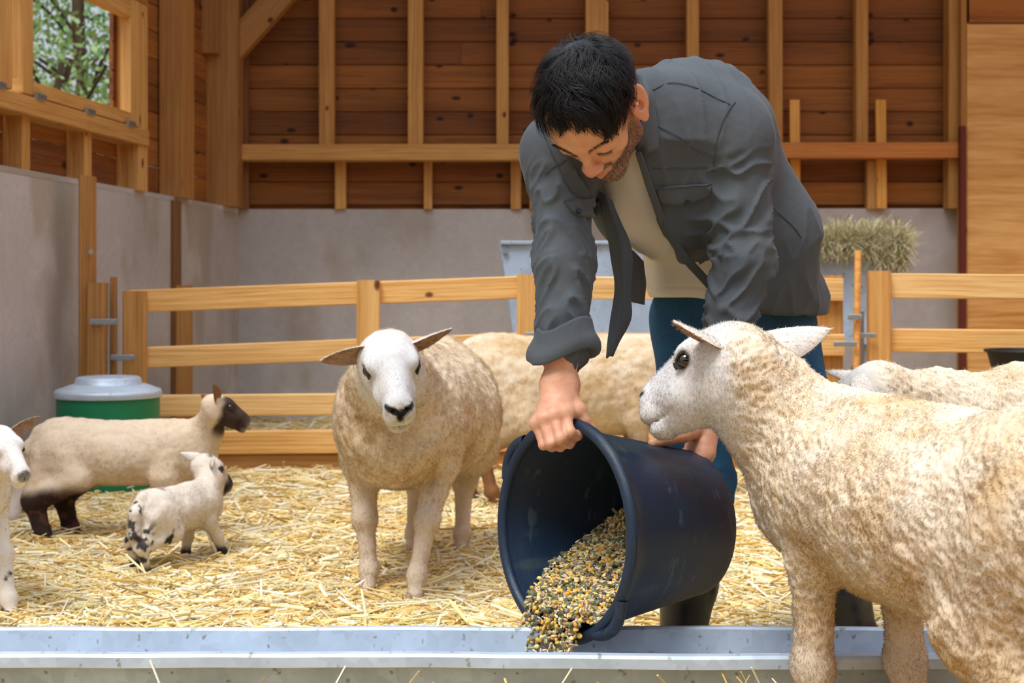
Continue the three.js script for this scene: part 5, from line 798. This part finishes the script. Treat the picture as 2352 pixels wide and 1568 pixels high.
{
  const g = meshField(fShirt, 0.0048, V(-0.1, 0.62, -3.62), V(0.95, 1.52, -2.6));
  displace(g, shirtFolds);
  const shirt = wpart('overshirt', paint(g, shirtCol), M.shirt, man, 'dark grey cotton overshirt worn open');
  // onto the cloth: trace from a viewpoint to the cloth and lift off by a little
  const hit = (px, py, lift = 0.003, from = 2.4) => { let d = from; for (let i = 0; i < 90; i++) { const p = W(px, py, d), q = fShirt.d(p.x, p.y, p.z); if (q < 0.0012) break; d += q * 0.8; if (d > 3.9) return null; } const p = W(px, py, d), e = 0.004, n = V(fShirt.d(p.x + e, p.y, p.z) - fShirt.d(p.x - e, p.y, p.z), fShirt.d(p.x, p.y + e, p.z) - fShirt.d(p.x, p.y - e, p.z), fShirt.d(p.x, p.y, p.z + e) - fShirt.d(p.x, p.y, p.z - e)).normalize(); return p.addScaledVector(n, lift + shirtFolds(p.x, p.y, p.z)); };
  const seam = (name, pts, r = 0.0010, lift = 0.0012) => { const c = pts.map(([x, y]) => hit(x, y, lift)).filter(Boolean); if (c.length < 2) return; wpart(name, new THREE.TubeGeometry(new THREE.CatmullRomCurve3(c), c.length * 8, r, 5), M.thread, man); };
  seam('seam', [[1500, 205], [1540, 190], [1590, 200], [1640, 222], [1678, 240]]); seam('seam', [[1690, 232], [1668, 262], [1652, 300], [1642, 350], [1640, 395]]); seam('seam', [[1512, 290], [1560, 315], [1600, 345], [1636, 357]]); seam('seam', [[1240, 290], [1262, 340], [1290, 400], [1310, 440]]); seam('seam', [[1250, 397], [1280, 378], [1310, 362]]);
  seam('seam', [[1770, 475], [1800, 500], [1822, 520], [1838, 545]]); seam('seam', [[1500, 388], [1560, 388], [1625, 384]]);
  const patch = (name, poly, nu, nv, th) => { // a flap of cloth lying on the shirt: bilinear patch of four corners with a bulging lower edge
    const [A, B, C, D] = poly, P = [], idx = []; for (let i = 0; i <= nu; i++) for (let j = 0; j <= nv; j++) { const u = i / nu, v = j / nv, x = lerp(lerp(A[0], B[0], u), lerp(D[0], C[0], u), v), y = lerp(lerp(A[1], B[1], u), lerp(D[1], C[1], u), v) + 14 * Math.sin(Math.PI * u) * v; P.push(hit(x, y, 0.006 + th), hit(x, y, -0.002)); }
    if (P.some((p) => !p)) return; const id = (i, j, l) => (i * (nv + 1) + j) * 2 + l; for (let i = 0; i < nu; i++) for (let j = 0; j < nv; j++) { idx.push(id(i, j, 0), id(i + 1, j, 0), id(i + 1, j + 1, 0), id(i, j, 0), id(i + 1, j + 1, 0), id(i, j + 1, 0)); }
    for (let i = 0; i < nu; i++) for (const j of [0, nv]) idx.push(id(i, j, 0), id(i + 1, j, 0), id(i + 1, j, 1), id(i, j, 0), id(i + 1, j, 1), id(i, j, 1)); for (let j = 0; j < nv; j++) for (const i of [0, nu]) idx.push(id(i, j, 0), id(i, j + 1, 0), id(i, j + 1, 1), id(i, j, 0), id(i, j + 1, 1), id(i, j, 1));
    const gg = new THREE.BufferGeometry(); gg.setAttribute('position', new THREE.Float32BufferAttribute(P.flatMap((p) => [p.x, p.y, p.z]), 3)); gg.setIndex(idx); gg.computeVertexNormals(); return wpart(name, paint(gg, shirtCol), M.shirt, man);
  };
  patch('pocket_flap', [[1503, 432], [1634, 420], [1632, 446], [1512, 462]], 14, 5, 0.002); patch('pocket_flap', [[1296, 462], [1382, 455], [1388, 484], [1318, 488]], 10, 5, 0.002);
  for (const [x, y] of [[1577, 461], [1327, 487]]) { const p = hit(x, y, 0.012), q = hit(x, y, 0.002); if (p) wpart('button', rod(q, p, 0.0055, 12), new THREE.MeshStandardMaterial({ color: 0x1c1f24, roughness: 0.4 }), man); }
}
// cloth sheets: a grid of surveyed points, smoothed, with thickness
function sheet(name, rows, mat, label, nu = 24, nv = 24, th = 0.003, wave = 0.004) {
  const cur = rows.map((r) => new THREE.CatmullRomCurve3(r)), P = [], idx = [];
  for (let i = 0; i <= nu; i++) { const col = cur.map((c) => c.getPoint(i / nu)), cc = new THREE.CatmullRomCurve3(col); for (let j = 0; j <= nv; j++) P.push(cc.getPoint(j / nv)); }
  const n = (nu + 1) * (nv + 1), id = (i, j, l) => l * n + i * (nv + 1) + j; const g = new THREE.BufferGeometry();
  for (let i = 0; i < nu; i++) for (let j = 0; j < nv; j++) idx.push(id(i, j, 0), id(i + 1, j, 0), id(i + 1, j + 1, 0), id(i, j, 0), id(i + 1, j + 1, 0), id(i, j + 1, 0));
  g.setAttribute('position', new THREE.Float32BufferAttribute(P.flatMap((p) => [p.x, p.y, p.z]), 3)); g.setIndex(idx); g.computeVertexNormals();
  const N = g.attributes.normal, top = [], bot = []; P.forEach((p, k) => { const nn = V(N.getX(k), N.getY(k), N.getZ(k)), w = wave * N3(p.x * 22, p.y * 9, p.z * 22); top.push(p.clone().addScaledVector(nn, w + th / 2)); bot.push(p.clone().addScaledVector(nn, w - th / 2)); });
  for (let i = 0; i < nu; i++) for (let j = 0; j < nv; j++) idx.push(id(i, j, 1), id(i + 1, j + 1, 1), id(i + 1, j, 1), id(i, j, 1), id(i, j + 1, 1), id(i + 1, j + 1, 1));
  for (let i = 0; i < nu; i++) { idx.push(id(i, 0, 0), id(i, 0, 1), id(i + 1, 0, 1), id(i, 0, 0), id(i + 1, 0, 1), id(i + 1, 0, 0), id(i, nv, 0), id(i + 1, nv, 1), id(i, nv, 1), id(i, nv, 0), id(i + 1, nv, 0), id(i + 1, nv, 1)); } for (let j = 0; j < nv; j++) { idx.push(id(0, j, 0), id(0, j + 1, 1), id(0, j, 1), id(0, j, 0), id(0, j + 1, 0), id(0, j + 1, 1), id(nu, j, 0), id(nu, j, 1), id(nu, j + 1, 1), id(nu, j, 0), id(nu, j + 1, 1), id(nu, j + 1, 0)); }
  const o = new THREE.BufferGeometry(); o.setAttribute('position', new THREE.Float32BufferAttribute([...top, ...bot].flatMap((p) => [p.x, p.y, p.z]), 3)); o.setIndex(idx); o.computeVertexNormals(); return wpart(name, mat === M.shirt ? paint(o, shirtCol) : o, mat, man, label);
}
const WR = (a) => a.map((q) => W(...q));
// front tail hanging free on his right, rolled cuff, collar
sheet('shirt_front', [WR([[1372, 440, 2.93], [1392, 450, 2.915], [1408, 460, 2.925]]), WR([[1398, 560, 2.97], [1425, 560, 2.945], [1446, 565, 2.965]]), WR([[1412, 660, 2.985], [1430, 660, 2.955], [1450, 665, 2.98]]), WR([[1402, 745, 2.98], [1425, 745, 2.95], [1450, 735, 2.975]]), WR([[1394, 823, 2.965], [1402, 818, 2.95], [1408, 812, 2.965]])], M.shirt, 'loose front edge of the open overshirt', 20, 40, 0.004, 0.010);
{ const fNeck = new Field(); fNeck.p.push(...fHead.p.slice(-2)); const both = (x, y, z) => Math.min(fShirt.d(x, y, z), fNeck.d(x, y, z)), on = (px, py, lift) => { let d = 2.5; for (let i = 0; i < 80; i++) { const p = W(px, py, d), q = both(p.x, p.y, p.z); if (q < 0.001) break; d += q * 0.8; if (d > 3.2) break; } return W(px, py, Math.min(d, 3.02) - lift); };
  const L = (a) => a.map(([x, y, l]) => on(x, y, l));
  sheet('collar', [L([[1462, 168, 0.012], [1474, 205, 0.012], [1476, 250, 0.012], [1468, 300, 0.012], [1462, 356, 0.016]]), L([[1474, 172, 0.020], [1488, 208, 0.022], [1491, 255, 0.024], [1489, 305, 0.026], [1487, 352, 0.024]]), L([[1484, 186, 0.008], [1498, 222, 0.008], [1505, 265, 0.009], [1511, 310, 0.010], [1513, 340, 0.012]])], M.shirt, 'folded shirt collar', 24, 12, 0.005, 0.001); }
sheet('placket', [WR([[1460, 352, 2.83], [1472, 350, 2.825]]), WR([[1488, 440, 2.90], [1504, 436, 2.895]]), WR([[1514, 512, 2.955], [1532, 506, 2.95]]), WR([[1556, 584, 3.01], [1574, 576, 3.005]]), WR([[1640, 680, 3.08], [1656, 668, 3.075]])], M.shirt, 'button placket of the overshirt', 6, 40, 0.004, 0.004);
{ // cuff: turned back, flaring
  const ring = (y, rx, rz, d, cx, tilt) => Array.from({ length: 13 }, (_, i) => { const a = i / 12 * Math.PI * 2 + 2.6; const p = W(cx, y, d); return V(p.x + Math.cos(a) * rx, p.y + Math.cos(a) * tilt + 0.012 * Math.sin(2 * a), p.z + Math.sin(a) * rz); });
  sheet('cuff', [ring(742, 0.052, 0.052, 2.755, 1294, 0.004), ring(772, 0.058, 0.056, 2.752, 1294, 0.006), ring(798, 0.069, 0.060, 2.75, 1294, 0.010), ring(816, 0.068, 0.056, 2.75, 1293, 0.008), ring(800, 0.046, 0.045, 2.75, 1293, 0.0)], M.shirt, 'turned back shirt cuff', 60, 18, 0.004, 0.005);
}
sheet('shirt_lining', [WR([[1420, 560, 3.03], [1452, 575, 3.07], [1478, 600, 3.12]]), WR([[1434, 620, 3.03], [1458, 635, 3.09], [1482, 650, 3.16]]), WR([[1440, 690, 3.03], [1458, 695, 3.09], [1480, 700, 3.18]])], M.shirt, 'inside of the open overshirt', 10, 12, 0.004, 0.004);
// ---- jeans and boots
const fJean = new Field();
fJean.ell(J.pel.clone().add(V(0, 0.01, 0)), [0.168, 0.13, 0.135], 0.05, FR.pel); fJean.chain([J.hipR, J.kneeR, J.ankR.clone().lerp(J.kneeR, 0.5)], [0.098, 0.073, 0.060], 0.05); fJean.chain([J.hipL, J.kneeL, J.ankL.clone().lerp(J.kneeL, 0.5)], [0.100, 0.073, 0.060], 0.05); fJean.cone(J.waist.clone().lerp(J.pel, 0.5), J.pel, 0.12, 0.13, 0.05);
{
  const g = meshField(fJean, 0.0065); displace(g, (x, y, z) => 0.006 * ridge(N3(x * 6, y * 16, z * 8), 2.5) * sstep(0.75, 0.55, y) + 0.005 * N3(x * 9, y * 9, z * 9) + 0.0008 * fbm(x * 80, y * 80, z * 80, 2));
  wpart('jeans', paint(g, (x, y, z) => { const n = fbm(x * 7, y * 7, z * 7, 3), m = N3(x * 500, y * 160, z * 500); return mixc([0.006, 0.040, 0.090], [0.014, 0.115, 0.225], clamp(0.42 + 0.9 * n + 0.3 * m)); }), M.denim, man, 'blue denim jeans');
}
for (const [kn, an, dx] of [[J.kneeR, J.ankR, -0.01], [J.kneeL, J.ankL, 0.02]]) {
  const f = new Field(), top = kn.clone().lerp(an, 0.22), toe = V(an.x + dx * 3, 0.055, an.z + 0.15), heel = V(an.x, 0.05, an.z - 0.045);
  f.chain([top, kn.clone().lerp(an, 0.6), an], [0.074, 0.066, 0.050], 0.02); f.cone(heel, toe, 0.042, 0.042, 0.03); f.cone(V(an.x, 0.08, an.z), V(toe.x, 0.055, toe.z - 0.04), 0.05, 0.042, 0.03); f.fn((x, y, z) => y - 0.014, V(an.x, -0.3, an.z), 0.34, 0.004, -1); f.fn((x, y, z) => (top.y - 0.02) - y, V(top.x, top.y + 0.2, top.z), 0.24, 0.006, -1);
  const b = wpart('boot', meshField(f, 0.006), M.boot, man, 'dark rubber boot'); b.castShadow = true;
}
// ---- hair, brows, beard
{
  const pos = [], nor = [], idx = [];
  const ribbon = (pts, w0, n0) => { const base = pos.length / 3; pts.forEach((p, i) => { const t = (pts[Math.min(i + 1, pts.length - 1)].clone().sub(pts[Math.max(i - 1, 0)])).normalize(), s = t.clone().cross(n0[i]).normalize().multiplyScalar(w0 * 0.5 * (i === pts.length - 1 ? 0.15 : 1 - 0.35 * i / pts.length)); const nn = s.clone().cross(t).normalize(); if (nn.dot(n0[i]) < 0) nn.negate(); for (const q of [-1, 1]) { const v = p.clone().addScaledVector(s, q); pos.push(v.x, v.y, v.z); const m = nn.clone().addScaledVector(s.clone().normalize(), q * 0.6).normalize(); nor.push(m.x, m.y, m.z); } if (i) { const k = base + i * 2; idx.push(k - 2, k - 1, k, k - 1, k + 1, k); } }); };
  const C = hd(0, 0.032, -0.014), Rr = [0.078, 0.084, 0.098].map((q) => q * HD.s);
  const inHair = (x, y, z) => { const ax = Math.abs(x); const thr = z > 0 ? lerp(-0.010, 0.079 + 0.10 * Math.max(0, ax - 0.015) - 0.9 * Math.max(0, ax - 0.055), sstep(0.012, 0.066, z)) : lerp(-0.010, -0.060, sstep(0, -0.06, z)); if (ax > 0.060 && z < 0.014 && z > -0.045 && y < 0.040) return false; return y > thr; };
  const surf = (n) => { const k = 1 / Math.sqrt((n.x / Rr[0]) ** 2 + (n.y / Rr[1]) ** 2 + (n.z / Rr[2]) ** 2); return n.clone().multiplyScalar(k); };   // local
  const toW = (l) => C.clone().addScaledVector(HD.x, l.x).addScaledVector(HD.y, l.y).addScaledVector(HD.z, l.z), dirW = (l) => V(0, 0, 0).addScaledVector(HD.x, l.x).addScaledVector(HD.y, l.y).addScaledVector(HD.z, l.z);
  const crown = V(-0.012, 0.062, -0.062);
  let made = 0;
  // clumps of hair sharing one course
  for (let c = 0; c < 1500; c++) {
    let n; do { n = V(RR(-1, 1), RR(-1, 1), RR(-1, 1)); } while (n.length() > 1 || n.length() < 0.1); n.normalize();
    const root0 = surf(n), rl = [root0.x / HD.s, root0.y / HD.s + 0.032, root0.z / HD.s - 0.014]; if (!inHair(...rl)) continue;
    const topness = sstep(0.0, 0.07, rl[1]), front = sstep(0.035, 0.07, rl[2]), len = lerp(0.020, 0.060, topness) * lerp(1, 0.36, front) * RR(0.75, 1.25), curl = RR(-1, 1), lift = (lerp(0.22, 0.75, topness) + 0.35 * front) * RR(0.6, 1.35), phase = RR(0, 6.28), strands = 13;
    for (let s = 0; s < strands; s++) {
      let l = surf(n.clone().add(V(RR(-1, 1), RR(-1, 1), RR(-1, 1)).multiplyScalar(0.085)).normalize()), p = l.clone(); const pts = [], ns = [], seg = 7;
      for (let i = 0; i <= seg; i++) {
        const t = i / seg, out = V(p.x / Rr[0] ** 2, p.y / Rr[1] ** 2, p.z / Rr[2] ** 2).normalize(); pts.push(toW(p)); ns.push(dirW(out));
        let flow = p.clone().sub(crown); flow.addScaledVector(out, -flow.dot(out)); if (flow.length() < 1e-3) flow.set(1, 0, 0); flow.normalize(); const side = out.clone().cross(flow);
        const ang = 0.75 * curl * Math.sin(t * 3.6 + phase) + 1.5 * N3(p.x * 15, p.y * 15, p.z * 15) + 0.5 * curl; const d = flow.multiplyScalar(Math.cos(ang)).addScaledVector(side, Math.sin(ang)).addScaledVector(out, lift * (1 - t * 1.25)); d.addScaledVector(V(0, -0.02, 0.12), t); d.normalize();
        p = p.clone().addScaledVector(d, len / seg * HD.s); const kk = Math.sqrt((p.x / Rr[0]) ** 2 + (p.y / Rr[1]) ** 2 + (p.z / Rr[2]) ** 2); if (kk < 1.03) p.multiplyScalar(1.03 / kk);
      }
      ribbon(pts, RR(0.0006, 0.0014), ns); made++;
    }
  }
  const g = new THREE.BufferGeometry(); g.setAttribute('position', new THREE.Float32BufferAttribute(pos, 3)); g.setAttribute('normal', new THREE.Float32BufferAttribute(nor, 3)); g.setIndex(idx); const hm = wpart('hair', g, M.hair, man, 'short wavy black hair'); 
  // the dark mass close to the scalp
  const sg = new THREE.SphereGeometry(1, 72, 48), sp = sg.attributes.position, keep = []; const rad = [];
  for (let i = 0; i < sp.count; i++) { const n = V(sp.getX(i), sp.getY(i), sp.getZ(i)), l = surf(n.normalize()), ok = inHair(l.x / HD.s, l.y / HD.s + 0.032 - 0.003, l.z / HD.s - 0.014), k = ok ? 1.045 + 0.03 * N3(l.x * 40, l.y * 40, l.z * 40) + 0.055 * sstep(0.03, 0.08, l.y) : 0.93, w = toW(l.multiplyScalar(k)); sp.setXYZ(i, w.x, w.y, w.z); }
  sg.computeVertexNormals(); sg.deleteAttribute('uv'); wpart('hair_base', sg, M.hair, man);
  // brows and beard
  pos.length = nor.length = idx.length = 0; const faceHit = (a, b) => { let z = 0.14; for (let i = 0; i < 60; i++) { const p = hd(a, b, z), d = fHead.d(p.x, p.y, p.z); if (d < 0.0005) break; z -= d * 0.8 / HD.s; if (z < -0.02) return null; } return hd(a, b, z); };
  const stub = (p, n, dir, len, w) => { const q = p.clone().addScaledVector(n, len * 0.35).addScaledVector(dir, len * 0.9); ribbon([p, p.clone().lerp(q, 0.5).addScaledVector(n, len * 0.08), q], w, [n, n, n]); };
  const nrm = (p) => { const e = 0.002; return V(fHead.d(p.x + e, p.y, p.z) - fHead.d(p.x - e, p.y, p.z), fHead.d(p.x, p.y + e, p.z) - fHead.d(p.x, p.y - e, p.z), fHead.d(p.x, p.y, p.z + e) - fHead.d(p.x, p.y, p.z - e)).normalize(); };
  for (const q of [-1, 1]) for (let i = 0; i < 170; i++) { const t = R(), a = q * lerp(0.014, 0.054, t), b = 0.0195 + 0.010 * Math.sin(t * 2.2) + RR(-0.0035, 0.0035) * (1 - t * 0.6), p = faceHit(a, b); if (!p) continue; stub(p, nrm(p), HD.x.clone().multiplyScalar(q).addScaledVector(HD.y, 0.35 - t * 0.6).normalize(), 0.0065, 0.0006); }
  for (const q of [-1, 1]) for (let i = 0; i < 40; i++) { const t = i / 40, a = q * lerp(0.020, 0.047, t), p = faceHit(a, -0.008 - 0.003 * Math.sin(t * 3.14)); if (p) stub(p, nrm(p), HD.y.clone().multiplyScalar(-0.8).addScaledVector(HD.z, 0.6).addScaledVector(HD.x, q * t * 0.5).normalize(), 0.006, 0.0005); }
  const P0 = bodyPos, N0 = bodyGeo.attributes.normal;
  for (let i = 0; i < 60000; i++) { const k = Math.floor(R() * P0.count), x = P0.getX(k), y = P0.getY(k), z = P0.getZ(k); if (y < 1.08) continue; const [a, b, c] = hdl(x + man.position.x * 0, y, z); const cheek = lerp(0.0, -0.052, sstep(-0.005, 0.085, c)); const jaw = b < cheek - 0.006 && c > -0.02 && b > -0.14 && Math.abs(a) < 0.072, mous = Math.abs(b + 0.052) < 0.008 && Math.abs(a) < 0.032 && c > 0.082, lip = Math.abs(b + 0.0655) < 0.0095 && Math.abs(a) < 0.024 && c > 0.085; if (!(jaw || mous) || lip) continue; const n = V(N0.getX(k), N0.getY(k), N0.getZ(k)); stub(V(x + RR(-1, 1) * 0.0015, y + RR(-1, 1) * 0.0015, z + RR(-1, 1) * 0.0015), n, HD.y.clone().multiplyScalar(-0.8).addScaledVector(HD.z, 0.3).addScaledVector(HD.x, Math.sign(a) * 0.2 + RR(-0.4, 0.4)).normalize(), RR(0.002, 0.0042), 0.0005); }
  const bg = new THREE.BufferGeometry(); bg.setAttribute('position', new THREE.Float32BufferAttribute(pos, 3)); bg.setAttribute('normal', new THREE.Float32BufferAttribute(nor, 3)); bg.setIndex(idx.slice()); wpart('beard', bg, new THREE.MeshStandardMaterial({ color: 0x1a100b, roughness: 0.6 }), man, 'short dark beard and brows');
}
renderer.render(scene, camera);
